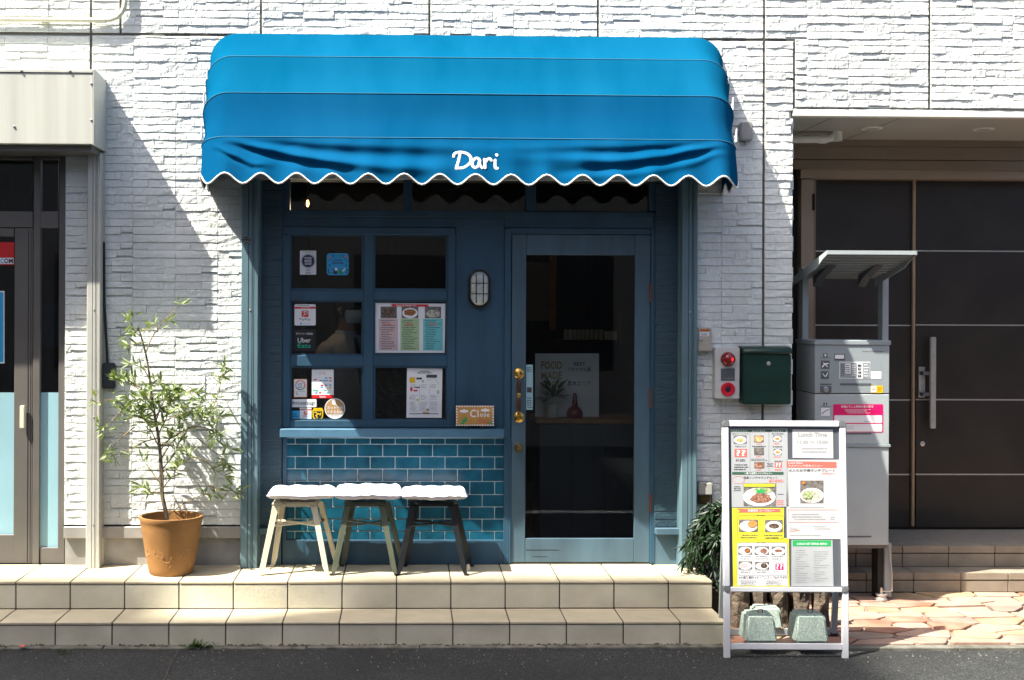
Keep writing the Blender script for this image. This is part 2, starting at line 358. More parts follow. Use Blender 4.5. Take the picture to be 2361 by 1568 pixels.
FD = {'pasta': food('pasta_photo', [(.55, .45, .28), (.45, .36, .10), (.20, .22, .05)], 120), 'meat': food('meat_photo', [(.10, .04, .025), (.27, .12, .08), (.42, .25, .17)], 90),
      'green': food('salad_photo', [(.10, .20, .05), (.30, .36, .16), (.62, .62, .45)], 110), 'curry': food('curry_photo', [(.10, .045, .02), (.30, .11, .03), (.45, .22, .06)], 100),
      'rice': food('rice_photo', [(.46, .43, .44), (.60, .56, .55)], 150), 'pizza': food('pizza_photo', [(.50, .10, .04), (.62, .32, .12), (.66, .52, .30)], 130),
      'dark': food('dark_dish_photo', [(.03, .025, .02), (.10, .06, .04), (.30, .22, .16)], 110), 'soup': food('soup_photo', [(.55, .18, .03), (.60, .32, .10)], 120),
      'mixed': food('mixed_dish_photo', [(.10, .13, .05), (.40, .42, .36), (.60, .55, .44), (.45, .2, .10)], 75), 'stonebg': food('table_photo', [(.09, .08, .07), (.22, .20, .18)], 60)}

# ------------------------------------------------------------------ ground: road, edging, steps, paving
Z_PLAT, Z_LOW = 0.28, 0.13
Y_UP, Y_LO = -0.44, -0.74
X_STEP0, X_STEP1 = -3.4, 1.70
g = MB(); g.box(-60, 60, -40, 40, -.30, 0.0); road = g.build('road', M['asphalt'], kind='structure')
g = MB(); g.box(-30, 30, -3.66, -3.52, 0.002, 0.006); g.build('road_line', M['paint'], kind='structure')
# a crack running through the asphalt
g = MB(); q = spline([(412, 1500), (405, 1515), (396, 1528), (388, 1550), (378, 1575)], 4)
def ground(px, py, z=0.0):
    d = ray(px, py); t = (z-CAM_P.z)/d.z; return CAM_P + d*t
g.tube([ground(p.x+random.uniform(-1.5, 1.5), p.y, .001) for p in q], .005, 4); g.build('crack', M['tilegrout'], road)
g = MB(); x = X_STEP0
while x < X_STEP1:
    w_ = random.uniform(.5, .7); g.box(x+.002, min(x+w_, X_STEP1)-.002, Y_LO-.055, Y_LO+.01, -.05, .012+random.uniform(-.003, .003)); x += w_
x = X_STEP1
while x < 5.2:
    w_ = .6; g.box(x+.002, x+w_-.002, -.845, -.79, -.05, .016+random.uniform(-.002, .002)); x += w_
g.build('kerb', M['gutter'], kind='structure', bevel=.004)

steps = thing('steps', None, None, (0, -.4, 0), kind='structure')
g = MB(); g.box(X_STEP0, X_STEP1-.004, Y_UP+.006, .6, 0, Z_PLAT-.004); g.box(X_STEP0, X_STEP1-.003, Y_LO+.006, Y_UP+.1, 0, Z_LOW-.004)
g.build('step_core', M['tilegrout'], steps)
def tile_mesh(nm, dx, dy, dz, m, b=.002):
    return MB().box(0, dx, 0, dy, 0, dz).mesh(nm, m, bevel=b)
J_UP = [W(36.5+125.4*i, 1341, Y_UP).x for i in range(-2, 15)]
J_LO = [W(127.3+131.0*i, 1436, Y_LO).x for i in range(-2, 13)]
GAP = .0035
def lay(js, y_front, y_back, z_top, z_bot, x_end):
    nose = None
    for i in range(len(js)-1):
        a, b = js[i]+GAP, min(js[i+1], x_end)-GAP
        if a > x_end-.03: break
        # nosing tile with a slight lip, the tread tile behind it, the riser tile
        rows = [(y_front-.003, y_front+.245, z_top-.012, z_top+random.uniform(-.0008, .0008), M['tiletop'])]
        y = y_front+.249
        while y < y_back-.02:
            rows.append((y, min(y+.296, y_back), z_top-.012, z_top+random.uniform(-.001, .0006), M['tiletop'])); y += .30
        for y0, y1, z0, z1, m in rows:
            link(tile_mesh('tread_tile', b-a, y1-y0, z1-z0, m), 'tile', steps, loc=Vector((a, y0, z0))-steps.location)
        link(tile_mesh('riser_tile', b-a, .012, z_top-.017-z_bot, M['tilefloor']), 'tile', steps, loc=Vector((a, y_front+random.uniform(0, .001), z_bot))-steps.location)
        nose = True
lay(J_UP, Y_UP, .03, Z_PLAT, Z_LOW+.003, X_STEP1)
lay(J_LO, Y_LO, Y_UP-.002, Z_LOW, .008, X_STEP1)

# crazy paving in front of the recessed entrance
def clip(poly, nx, ny, c):
    out = []
    for i in range(len(poly)):
        a, b = poly[i], poly[(i+1) % len(poly)]; da, db = nx*a[0]+ny*a[1]-c, nx*b[0]+ny*b[1]-c
        if da <= 0: out.append(a)
        if da*db < 0: t = da/(da-db); out.append((a[0]+(b[0]-a[0])*t, a[1]+(b[1]-a[1])*t))
    return out
paving = thing('paving', None, None, (3.2, -.2, 0), kind='structure')
PX0, PX1, PY0, PY1 = 1.71, 5.1, -.79, .39
g = MB(); g.box(PX0, PX1, PY0, PY1+.02, -.05, .014); g.build('mortar_bed', M['mortar'], paving)
rp = random.Random(5); sites = []
ny_, y = 9, PY0
for j in range(ny_):
    yy = PY0+(j+.5)*(PY1-PY0)/ny_; xx = PX0-.1+rp.random()*.2
    while xx < PX1+.2:
        sites.append((xx+rp.uniform(-.05, .05), yy+rp.uniform(-.055, .055))); xx += rp.uniform(.16, .36)
AS = 1.9     # the stones lie longer along the street than across
for i, (sx, sy) in enumerate(sites):
    poly = [(PX0, PY0), (PX1, PY0), (PX1, PY1), (PX0, PY1)]
    for k, (tx, ty) in enumerate(sites):
        if k == i or abs(tx-sx) > 1.2 or abs(ty-sy) > .7: continue
        nx, ny = (tx-sx)/AS**2, (ty-sy); mx_, my_ = (sx+tx)/2, (sy+ty)/2; ln = math.hypot(nx, ny); nx, ny = nx/ln, ny/ln
        poly = clip(poly, nx, ny, nx*mx_+ny*my_-.0085)
        if len(poly) < 3: break
    if len(poly) < 3: continue
    cx, cy = sum(p[0] for p in poly)/len(poly), sum(p[1] for p in poly)/len(poly)
    # soften each stone's outline a little
    pp = []
    for a in range(len(poly)):
        p, q_, n_ = poly[a], poly[(a-1) % len(poly)], poly[(a+1) % len(poly)]
        pp.append((p[0]+(q_[0]-p[0])*.07, p[1]+(q_[1]-p[1])*.07)); pp.append((p[0]+(n_[0]-p[0])*.07, p[1]+(n_[1]-p[1])*.07))
    zt = .031+rp.uniform(-.004, .004)
    b_ = MB(); b_.prism([(x-cx, y-cy, zt+rp.uniform(-.001, .001)) for x, y in pp], [(x-cx, y-cy, 0.005) for x, y in pp])
    link(b_.mesh('flagstone', rp.choice([FS[0], FS[1], FS[1], FS[2], FS[3], FS[4], FS[4], FS[4]]), bevel=.003), 'flagstone', paving, loc=Vector((cx, cy, 0))-paving.location)

# two tiled steps up to the recessed entrance and its stone landing
estep = thing('steps', None, None, (3.6, .5, 0), kind='structure')
g = MB(); g.box(2.26, 5.3, .402, 1.4, 0, .147); g.box(2.26, 5.3, .582, 1.4, .1, .28); g.build('step_core', M['tilegrout'], estep)
g = MB(); g.box(2.26, 5.3, .66, 1.25, .26, .2855); g.build('landing', M['granite'], estep, bevel=.003)
for yf, zt, zb, yb in ((.39, .153, .033, .58), (.57, .2855, .155, .66)):
    x = 2.27
    while x < 5.2:
        link(tile_mesh('riser_tile', .293, .012, zt-zb-.05, M['tilebrown']), 'tile', estep, loc=Vector((x, yf, zb))-estep.location)
        link(tile_mesh('nosing_tile', .293, yb-yf+.004, .044, M['tilebrown']), 'tile', estep, loc=Vector((x, yf-.003, zt-.044))-estep.location)
        x += .298

# ------------------------------------------------------------------ the white stone-faced walls
Z_LINE = W(880, 84.5, 0).z            # the long horizontal panel joint
Z_SILL = W(450, 1212, 0).z
Z_SOFF = W(2100, 251, 0).z            # lower edge of the wall over the recess
XJ = lambda px, py=600: W(px, py, 0).x
X_PIER1 = XJ(1826)
rs = random.Random(3); _SM = {}
def stone_mesh(w, h, m, seed):
    key = (round(w, 3), round(h, 3), m.name, seed)
    if key in _SM: return _SM[key]
    r = random.Random(hash((round(w, 3), round(h, 3), seed)) & 0xffff); nx, nz = (8 if w > .18 else 6 if w > .1 else 5), 5
    d0 = .0062+.0045*r.random(); xs = [0, .002]+[.002+(w-.004)*(i+1)/(nx-3)+r.uniform(-.004, .004) for i in range(nx-4)]+[w-.002, w] if nx > 4 else [0, .004, w-.004, w]
    zs = [0, .003, h*.5, h-.005, h]; V, Fc = [], []; nx = len(xs); lean = r.uniform(.0001, .0019)
    for k, z in enumerate(zs):
        for i, x in enumerate(xs):
            ed = i in (0, nx-1) or k in (0, len(zs)-1)
            V.append((x, -d0*(.62 if i in (0, nx-1) else .42) if ed else -(d0+r.uniform(-.0016, .0022)+lean*(2-k)), z+(0 if ed else r.uniform(-.002, .002))))
    for k in range(len(zs)-1):
        for i in range(nx-1): Fc.append((k*nx+i, k*nx+i+1, (k+1)*nx+i+1, (k+1)*nx+i))
    me = bpy.data.meshes.new('stone'); me.from_pydata(V, [], Fc); me.materials.append(m); me.update(); _SM[key] = me; return me
MODW, ROW = .2468, .0458
SPL = [(1.0,), (1.0,), (1.0,), (1.0,), (1.0,), (.62, .38), (.36, .64), (.5, .5), (.27, .73), (.72, .28), (.33, .25, .42)]
def stones(wall, x0, x1, z0, z1, m, base_x, seen, y=0.0, lim=300, joints=()):
    """courses of rock-faced stones between x0..x1 and z0..z1; seen(x, z) says whether the photograph shows that spot"""
    items = []; i0 = math.floor((x0-base_x)/MODW)
    n = int((z1-z0)/ROW)+1
    for i in range(i0, int((x1-base_x)/MODW)+2):
        cx0 = base_x+i*MODW; k = 0
        while k < n:
            zz = z0+k*ROW; fr = rs.choice(SPL); a = cx0; dz = rs.choice([0, 0, .011, -.009])
            for q_, s_ in enumerate(fr):
                b_ = a+MODW*s_; xa, xb = max(a, x0), min(b_, x1)
                if xb-xa > .025:
                    za, zb = zz+(dz if q_ % 2 else 0), zz+ROW
                    if q_ % 2 == 0 and dz > 0 and len(fr) > 1: zb += dz*.0
                    za, zb = max(za, z0), min(zb, z1-.001)
                    if zb-za > .012: items.append((xa, xb, za, zb, rs.randrange(4), a == cx0))
                a = b_
            k += 1
    vis = [t for t in items if seen((t[0]+t[1])/2, (t[2]+t[3])/2)]; rest = [t for t in items if not seen((t[0]+t[1])/2, (t[2]+t[3])/2)]
    vis.sort(key=lambda t: -(t[1]-t[0])*(t[3]-t[2]))
    rest += vis[lim:]; vis = vis[:lim]
    for xa, xb, za, zb, s_, _ in vis:
        link(stone_mesh(round(xb-xa, 3), round(zb-za, 3), m, s_), 'stone', wall, loc=Vector((xa, y, za))-wall.location)
    if rest:
        mb = MB()
        for xa, xb, za, zb, s_, _ in rest:
            me = stone_mesh(round(xb-xa, 3), round(zb-za, 3), m, s_)
            mb.add([(v.co.x+xa, v.co.y*(.45 if m is M['siding_blue'] else 1)+y, v.co.z+za) for v in me.vertices], [tuple(p.vertices) for p in me.polygons])
        mb.build('stone_courses', m, wall, kind='stuff')
def joint(mb, xa, xb, za, zb, y=-.0035): mb.box(xa, xb, y, .003, za, zb)
JW = .0065
X_L0 = XJ(-90); X_L1 = XJ(150.6); X_POST = XJ(600)
# --- left wall, below the long joint
wl = thing('stone_wall', 'white rock-faced wall between the grey shutter post and the blue shopfront, behind the potted olive', 'wall', (XJ(400), 0, Z_SILL))
g = MB(); g.box(X_L1, X_POST, 0, .22, Z_SILL, Z_LINE); g.box(X_L0, X_L1-.001, 0, .2, W(100, 330, 0).z, Z_LINE); g.build('wall_body', M['siding'], wl)
zbx = W(100, 190, 0).z
jn = MB(); joint(jn, XJ(208.5)-JW, XJ(208.5)+JW, zbx, Z_LINE-JW); jn.build('joint', M['sealant'], wl)
stones(wl, XJ(208.5)+JW, XJ(598), Z_SILL+.004, Z_LINE-JW, M['siding'], XJ(208.5), lambda x, z: XJ(243) < x < XJ(555) and z < W(400, 82, 0).z, lim=292)
stones(wl, X_L1+.002, XJ(203), Z_SILL+.004, W(180, 352, 0).z, M['siding'], XJ(104), lambda x, z: False)
stones(wl, X_L0, XJ(208.5)-JW, zbx-.05, Z_LINE-JW, M['siding'], XJ(10), lambda x, z: False)
g = MB(); g.box(X_L1+.002, X_POST-.03, -.022, .02, W(450, 1241, -.02).z, Z_SILL-.003); g.build('sill_flashing', M['flash'], wl, bevel=.003)
MB().box(X_L1+.002, X_POST-.03, -.009, .0005, Z_SILL-.002, Z_SILL+.008).build('drip_gap', M['void'], wl)
g = MB(); g.box(X_L1+.002, X_POST-.03, .012, .2, Z_PLAT, W(450, 1241, -.02).z-.001); g.build('foundation', M['concrete'], wl)
# --- band above the long joint
X_R1 = XJ(1759)
wu = thing('stone_wall', 'white rock-faced wall band along the top, above the long horizontal joint and the awning', 'wall', (XJ(880), 0, Z_LINE))
Z_TOP = W(880, -70, 0).z
g = MB(); g.box(X_L0-1.5, X_R1, .0, .2, Z_LINE, 7.0); g.build('wall_body', M['siding'], wu)
jn = MB(); joint(jn, X_L0, X_R1-JW, Z_LINE-JW, Z_LINE+JW, -.005)
xs_u = [208.5, 276.5, 600, 988, 1376]
for px in xs_u: joint(jn, XJ(px)-JW, XJ(px)+JW, Z_LINE+JW, Z_TOP, -.004)
jn.build('joint', M['sealant'], wu)
edges = [X_L0]+[XJ(p) for p in xs_u]+[X_R1]
for k in range(len(edges)-1):
    stones(wu, edges[k]+(JW if k else 0), edges[k+1]-JW, Z_LINE+JW, Z_TOP, M['siding'], edges[k] if k > 1 else edges[k+1]-4*MODW, lambda x, z: z < W(880, 8, 0).z, lim=70)
# --- right pier
wp = thing('stone_wall', 'white rock-faced pier between the blue shopfront and the brown recessed entrance', 'wall', (XJ(1716), 0, .03))
g = MB(); g.box(XJ(1600), X_PIER1-.012, 0, .28, .03, Z_LINE); g.build('wall_body', M['siding'], wp)
jn = MB(); joint(jn, X_R1-JW, X_R1+JW, .03, Z_LINE-JW); joint(jn, X_PIER1, X_PIER1+2*JW, Z_SOFF, Z_LINE-JW); jn.build('joint', M['sealant'], wp)
okp = lambda x, z: (x > XJ(1700) and z > W(1750, 1000, 0).z) or (x > XJ(1608) and W(1700, 970, 0).z < z < W(1700, 440, 0).z) or (XJ(1608) < x < XJ(1660) and W(1640, 1170, 0).z < z < W(1700, 440, 0).z)
stones(wp, XJ(1600), X_R1-JW, .03, Z_LINE-JW, M['siding'], X_R1-4*MODW, okp, lim=200)
stones(wp, X_R1+JW, X_PIER1, .03, Z_LINE-JW, M['siding'], X_R1+JW, okp, lim=95)
# toothed return of the pier's corner into the recess
g = MB(); z = .03; k = 0
while z < Z_SOFF:
    g.box(X_PIER1-.012, X_PIER1+.018+(.006 if k % 2 else 0), .055, .26, z, z+.088); z += .0916; k += 1
g.build('corner_stones', M['siding'], wp, kind='stuff')
# --- wall over the recess
wr = thing('stone_wall', 'white rock-faced wall over the brown recessed entrance, upper right corner', 'wall', (XJ(2100), 0, Z_SOFF))
g = MB(); g.box(X_R1+.001, XJ(2480), .0, .2, Z_LINE, 7.0); g.box(X_PIER1+.001, XJ(2480), .0, .2, Z_SOFF, Z_LINE-.001); g.build('wall_body', M['siding'], wr)
jn = MB(); x21 = XJ(2140)
joint(jn, X_R1-JW, X_R1+JW, Z_LINE-JW, Z_TOP, -.006); joint(jn, X_R1+JW, X_PIER1+2*JW, Z_LINE-JW, Z_LINE+JW)
joint(jn, x21-JW, x21+JW, Z_SOFF, Z_TOP); jn.build('joint', M['sealant'], wr)
stones(wr, X_R1+JW, x21-JW, Z_LINE+JW, Z_TOP, M['siding'], X_R1+JW, lambda x, z: z < W(880, 8, 0).z, lim=90)
stones(wr, X_PIER1+2*JW, x21-JW, Z_SOFF+.004, Z_LINE+JW, M['siding'], X_R1+JW, lambda x, z: True, lim=90)
stones(wr, x21+JW, XJ(2478), Z_SOFF+.004, Z_TOP, M['siding'], x21+JW, lambda x, z: x < XJ(2370) and z < W(880, 8, 0).z, lim=110)
# --- wall head behind the awning
g = MB(); zh = W(1080, 415, .02).z
g.box(X_POST, XJ(1600), .0, .2, zh, Z_LINE-.002); g.build('lintel_wall', M['siding'], kind='structure')

# ------------------------------------------------------------------ blue shopfront
YF, YT = 0.021, 0.037
sf = thing('shopfront', 'blue wooden shopfront with gridded window, teal tiles and glazed door', 'shopfront', (XJ(1080), .02, Z_PLAT))
def prt(name, m, x0, y0, x1, y1, Y, depth=.05, parent=None, bevel=.002, proud=0.0, **kw):
    a, b, c, d = R(x0, y0, x1, y1, Y-proud)
    return MB().box(a, b, Y-proud, Y+depth, c, d).build(name, m, parent or sf, bevel=bevel, **kw)
# painted siding either side, with sill and foundation below
for xa, xb, lab in ((597, 651, None), (1511, 1568, None)):
    a, b = XJ(xa), XJ(xb); zt = W(620, 415, 0).z; zs_ = W(620, 1216, 0).z
    MB().box(a, b, .004, .1, zs_, zt).build('side_panel', M['siding_blue'], sf)
    stones(sf, a+.003, b-.003, zs_+.002, zt, M['siding_blue'], a-.09, lambda x, z: False, y=.004)
    MB().box(a+.004, b-.002, -.03, .02, W(620, 1231, 0).z, zs_-.001).build('sill', M['blue_door'], sf, bevel=.003)
    MB().box(a+.004, b-.002, .016, .1, Z_PLAT, W(620, 1231, 0).z-.001).build('base_panel', M['blue_door'], sf)
    # lintel of the painted return, carried up to the awning
fr = [('window_frame', 651, 524, 1050, 541), ('window_frame', 651, 541, 669, 985), ('window_frame', 1032, 541, 1050, 985), ('window_frame', 669, 970, 1032, 985)]
for n_, *q in fr: prt(n_, M['blue'], *q, YF, proud=.006)
prt('mullion', M['blue'], 838.4, 541, 861, 970, YF)
for ya, yb in ((669.5, 692), (820, 844)):
    prt('mullion', M['blue'], 669, ya, 838.4, yb, YF); prt('mullion', M['blue'], 861, ya, 1032, yb, YF)
PANES = [(669, 541, 838.4, 669.5), (861, 541, 1032, 669.5), (669, 692, 838.4, 820), (861, 692, 1032, 820), (669, 844, 838.4, 970), (861, 844, 1032, 970)]
YG = YF+.03
for q in PANES:
    a, b, c, d = R(*q, YG); w_ = MB().box(a-.002, b+.002, YG, YG+.004, c-.002, d+.002).build('pane', M['glass'], sf)
    bd = MB(); e = .0115       # glazing bead with a stepped edge
    for (xa, xb, za, zb) in ((a, b, c, c+e), (a, b, d-e, d), (a, a+e, c+e, d-e), (b-e, b, c+e, d-e)): bd.box(xa+.0004, xb-.0004, YF+.012, YG-.0005, za+.0003, zb-.0003)
    bd.build('glazing_bead', M['blue'], w_)
# transom lights above
zc = W(1080, 415, YF).z
prt('transom_bar', M['blue'], 651, 487, 1511, 501, YF, proud=.004); prt('transom_board', M['blue'], 651, 501, 1163, 523.5, YF, depth=.04); prt('transom_board', M['blue'], 1163, 501, 1511, 526, YF, depth=.04)
for xa, xb in ((651, 668.5), (930, 950), (1212.5, 1236), (1497, 1511)): prt('transom_post', M['blue'], xa, 412, xb, 487, YF)
for xa, xb in ((668.5, 930), (950, 1212.5), (1236, 1497)):
    a, b, c, d = R(xa, 412, xb, 487, YG); MB().box(a, b, YG, YG+.004, c, d).build('transom_pane', M['glass'], sf)
# plain blue panel between window and door; posts and rails round the tiles
prt('panel', M['blue'], 1050, 524, 1163, 985, YF+.006, depth=.03)
prt('rail', M['blue'], 651, 985, 1163, 1009, YF, depth=.03)
prt('stile', M['blue'], 651, 1009, 661, 1246, YF, proud=.003); prt('stile', M['blue'], 1161, 1009, 1174, 1300, YF, proud=.003)
prt('skirting', M['blue'], 651, 1245, 1161, 1301, YF, depth=.05)
a, b, c, d = R(645, 990, 1163, 1009, -.055); MB().box(a, b, -.055, YF-.0065, c, d).build('ledge', mat('blue_painted_ledge', (.060, .150, .225), .5, var=.1, vs_=10, bump=.2, bs=40), sf, bevel=.003)
# the teal tiles
tl, tr_, tb, tt = R(661, 1009, 1161, 1246, YT)
MB().box(tl-.004, tr_+.004, YT+.0005, YT+.03, tb-.004, tt+.004).build('grout_bed', M['grout'], sf)
zrow = [W(910, 807.2+.3433*v, YT).z for v in (592, 633, 716, 798.5, 882, 970, 1053, 1135, 1217, 1277)]
jx0 = W(538.1+.3433*498, 1150, YT).x; jw = W(538.1+.3433*666, 1150, YT).x-jx0
for i in range(len(zrow)-1):
    zt_, zb_ = zrow[i]-.0025, zrow[i+1]+.0025; x = jx0-2*jw-(jw/2 if i % 2 == 0 else 0)
    while x < tr_:
        xa, xb = max(x+.0025, tl), min(x+jw-.0025, tr_)
        if xb-xa > .008:
            nx = 5; V = []; ins = .006      # pillowed face
            me = MB().box(0, xb-xa, -.0055, 0, 0, zt_-zb_).mesh('tile', M['tile'], bevel=.0028, seg=2, smooth=True)
            o = link(me, 'tile', sf, loc=Vector((xa, YT+.003, zb_))-sf.location)
        x += jw
# door
prt('door_frame', M['blue'], 1163, 526.5, 1178, 1009, YF, proud=.008); prt('door_frame', M['blue'], 1174, 1009.5, 1178, 1300, YF, proud=.006)
prt('door_frame', M['blue'], 1500, 526.5, 1511.5, 1300, YF, proud=.008); prt('door_frame', M['blue'], 1178, 526.5, 1500, 539.5, YF, proud=.008)
YD = YF+.004
dr = None
a, b, c, d = R(1179, 541, 1499, 1296.5, YD); ga, gb, gc, gd = R(1212, 588, 1463, 1241.5, YD)
m_ = MB(); m_.box(a, ga, YD, YD+.035, c, d); m_.box(gb, b, YD, YD+.035, c, d)
m_.box(ga+.0006, gb-.0006, YD+.0008, YD+.035, gd, d-.0003); m_.box(ga+.0006, gb-.0006, YD+.0008, YD+.035, c+.0003, gc)
dr = m_.build('door', M['blue_door'], sf, bevel=.0025)
MB().box(ga-.003, gb+.003, YD+.016, YD+.021, gc-.003, gd+.003).build('pane', M['glass'], dr)
MB().box(a, b, YD+.01, YD+.04, Z_PLAT+.001, c-.006).build('threshold', M['flash'], dr)
m_ = MB()
for py, rr in ((861, .034), (962, .034)):
    p = W(1196.5, py, YD); MB().lathe((p.x, YD, p.z), [(.031, 0), (.031, .004), (.024, .009), (.013, .014), (.010, .034), (.014, .044), (.008, .05)], 20, 'y').build('rosette', M['brass'], dr, smooth=True)
p0, p1 = W(1196.5, 861, YD-.045), W(1196.5, 962, YD-.045); L_ = p0.z-p1.z
m_.tube([(p0.x, YD-.04, p0.z+.012), (p0.x, YD-.045, p0.z-.02), (p0.x, YD-.047, p0.z-L_*.15)], [.008, .011, .009], 10)
m_.build('handle', M['brass'], dr, smooth=True); m_ = MB(); m_.tube([(p0.x, YD-.04, p1.z-.012), (p0.x, YD-.045, p1.z+.02), (p0.x, YD-.047, p1.z+L_*.15)], [.008, .011, .009], 10)
m_.build('handle', M['brass'], dr, smooth=True); m_ = MB(); m_.tube([(p0.x, YD-.047, p0.z-L_*.45), (p0.x, YD-.047, p0.z-L_*.5), (p0.x, YD-.047, p0.z-L_*.55)], [.010, .014, .010], 10)
hd = m_.build('handle', M['brass'], dr, smooth=True)
for s0, s1 in ((.15, .45), (.55, .85)):
    MB().tube([(p0.x, YD-.047, p0.z-L_*(s0+(s1-s0)*t_)) for t_ in (0, .25, .5, .75, 1)], [.009, .013, .0145, .013, .009], 10).build('grip', M['grip'], dr, smooth=True)
p = W(1195, 1030.6, YD); MB().lathe((p.x, YD, p.z), [(.026, 0), (.026, .004), (.012, .008), (.011, .03), (.021, .038), (.026, .052), (.021, .064), (.008, .067)], 20, 'y').build('knob', M['oldbrass'], dr, smooth=True)
for ya, yb in ((655, 697), (897, 940), (1139, 1181)):
    a, b, c, d = R(1498, ya, 1502, yb, YD-.006); m_ = MB(); m_.tube([((a+b)/2, YD-.008, c), ((a+b)/2, YD-.008, d)], .007, 8); m_.build('hinge', M['rust'], dr)
# cracks in the door's bottom rail
m_ = MB(); m_.box(W(1213, 1268, YD).x, W(1288, 1268, YD).x, YD-.0006, YD+.002, W(1213, 1267.5, YD).z-.0022, W(1213, 1267.5, YD).z); m_.box(W(1228, 1283, YD).x, W(1262, 1283, YD).x, YD-.0006, YD+.002, W(1213, 1283, YD).z-.0012, W(1213, 1283, YD).z); m_.build('crack', M['black'], dr)

# shutter guide posts: ridged metal channels
def ridged(name, label, px0, px1, yt, yb, m, Yf=-.085, y_in=0.012):
    a, b = W(px0, 800, Yf).x, W(px1, 800, Yf).x; w_ = b-a; zt, zb = W((px0+px1)/2, yt, Yf).z, Z_PLAT+.002
    th_ = thing(name, label, 'post', ((a+b)/2, Yf/2, zb), group=None)
    fr_ = [(a, y_in), (a, Yf+.004), (a+.004, Yf)]
    for f0, f1 in ((.40, .44), (.62, .66), (.72, .75)): fr_ += [(a+w_*f0, Yf), (a+w_*(f0+.008), Yf+.008), (a+w_*f1, Yf+.008), (a+w_*(f1+.008), Yf)]
    fr_ += [(b-.004, Yf), (b, Yf+.004), (b, y_in)]
    MB().extr(fr_, zb, zt).build('channel', m, th_)
    MB().box(a-.006, b+.006, -.012, y_in, zb, zt-.001).build('flange', m, th_)
    m_ = MB(); zz = zb+.25
    while zz < zt-.2: m_.lathe((a+w_*.53, Yf, zz), [(.0055, 0), (.0045, .003), (.002, .004)], 8, 'y'); zz += .62
    m_.build('screw', M['steel'], th_)
    return th_
ridged('shutter_post', 'ridged blue metal post at the left edge of the blue shopfront, dappled by olive shadow', 555.5, 595, 412, 1308, M['blue_metal'])
ridged('shutter_post', 'ridged blue metal post at the right edge of the shopfront, beside the glazed door', 1572, 1608, 412, 1308, M['blue_metal'])
ridged('shutter_post', 'ridged grey metal post under the cream shutter box, left of the potted olive', 199.5, 231, 352, 1308, M['alu_pale'])
# small round badge on the blue post
S_ = SY(-.085); m_ = MB(); plate(m_, S_, ell(568.5, 553, 10.5, 8), 0, .004); bd = m_.build('badge', M['bronze'], label='small dark oval badge fixed on the left blue post', cat='badge')
m_ = MB(); text(m_, S_, 'SHUTTER', 561, 549, 576, 552, .0047, .02); greek(m_, S_, 561, 554, 576, 558, 1, .0047, .6); stroke(m_, S_, ell(568.5, 553, 9.6, 7.1, 24)+[(578.1, 553)], .7, .0045); m_.build('lettering', M['inklight'], bd)

# bulkhead lamp
S_ = SY(YF+.006); pc = W(1104.9, 665.7, YF); lx, lz = pc.x, pc.z
lm = thing('wall_lamp', 'oval caged bulkhead lamp on the blue panel beside the door', 'lamp', (lx, YF+.006, lz))
def oval(hw, hh, n=8): return [(x, z) for x, z in rrect(-hw, -hh, hw, hh, hw, n)]
def oval_loft(mb, rings):
    b0 = len(mb.v); n = None
    for hw, hh, y in rings:
        o_ = oval(hw, hh); n = len(o_); mb.v += [(lx+x, YF+.006-y, lz+z) for x, z in o_]
    for i in range(len(rings)-1):
        for j in range(n): mb.f.append((b0+i*n+j, b0+i*n+(j+1) % n, b0+(i+1)*n+(j+1) % n, b0+(i+1)*n+j))
    mb.f.append(tuple(b0+(len(rings)-1)*n+j for j in range(n))); return mb
HW, HH = .064, .112
oval_loft(MB(), [(HW, HH, 0), (HW, HH, .03), (HW-.006, HH-.006, .034), (HW-.012, HH-.012, .034), (HW-.012, HH-.012, .02)]).build('lamp_base', M['bronze'], lm, smooth=True)
oval_loft(MB(), [(HW-.013, HH-.013, .021), (HW-.013, HH-.013, .04), (HW-.018, HH-.018, .054), (HW-.03, HH-.03, .063), (HW-.048, HH-.05, .067)]).build('lamp_glass', M['lampglass'], lm, smooth=True)
m_ = MB()
for dx in (-.021, .021): m_.tube([(lx+dx, YF-.022, lz+HH-.016), (lx+dx, YF-.06, lz+HH-.032), (lx+dx, YF-.066, lz), (lx+dx, YF-.06, lz-HH+.032), (lx+dx, YF-.022, lz-HH+.016)], .0028, 6)
for dz in (-.031, .031): m_.tube([(lx-HW+.006, YF-.022, lz+dz), (lx-HW+.022, YF-.056, lz+dz), (lx, YF-.067, lz+dz), (lx+HW-.022, YF-.056, lz+dz), (lx+HW-.006, YF-.022, lz+dz)], .0022, 6)
m_.build('cage', M['bronze'], lm, smooth=True)

# ------------------------------------------------------------------ awning
XA0, XA1 = -1.156, 1.852
hoops = [(-.012, 3.388), (-.20, 3.218), (-.35, 2.985), (-.44, 2.727)]
ZP = 2.60; AR = .16
def hoop_pts(Y, Z, nb=46, na=9, r=AR):
    L_ = math.hypot(Y, Z-ZP); d = Vector((0, Y/L_, (Z-ZP)/L_)); P0 = Vector((0, 0, ZP)); r = min(r, L_*.6); out = []
    def q(x, s): return P0+Vector((x, 0, 0))+d*s
    for i in range(na): out.append(q(XA0, (L_-r)*i/na))
    for i in range(na+1): a = math.pi/2*i/na; out.append(q(XA0+r-r*math.cos(a), L_-r+r*math.sin(a)))
    for i in range(1, nb): out.append(q(XA0+r+(XA1-XA0-2*r)*i/nb, L_))
    for i in range(na+1): a = math.pi/2*(1-i/na); out.append(q(XA1-r+r*math.cos(a), L_-r+r*math.sin(a)))
    for i in range(na-1, -1, -1): out.append(q(XA1, (L_-r)*i/na))
    return out
aw = thing('awning', 'curved blue fabric awning with scalloped white-edged valance over the shopfront', 'awning', ((XA0+XA1)/2, -.27, 2.6))
H = [hoop_pts(*h) for h in hoops]; mid = Vector(((XA0+XA1)/2, -.05, 2.62))
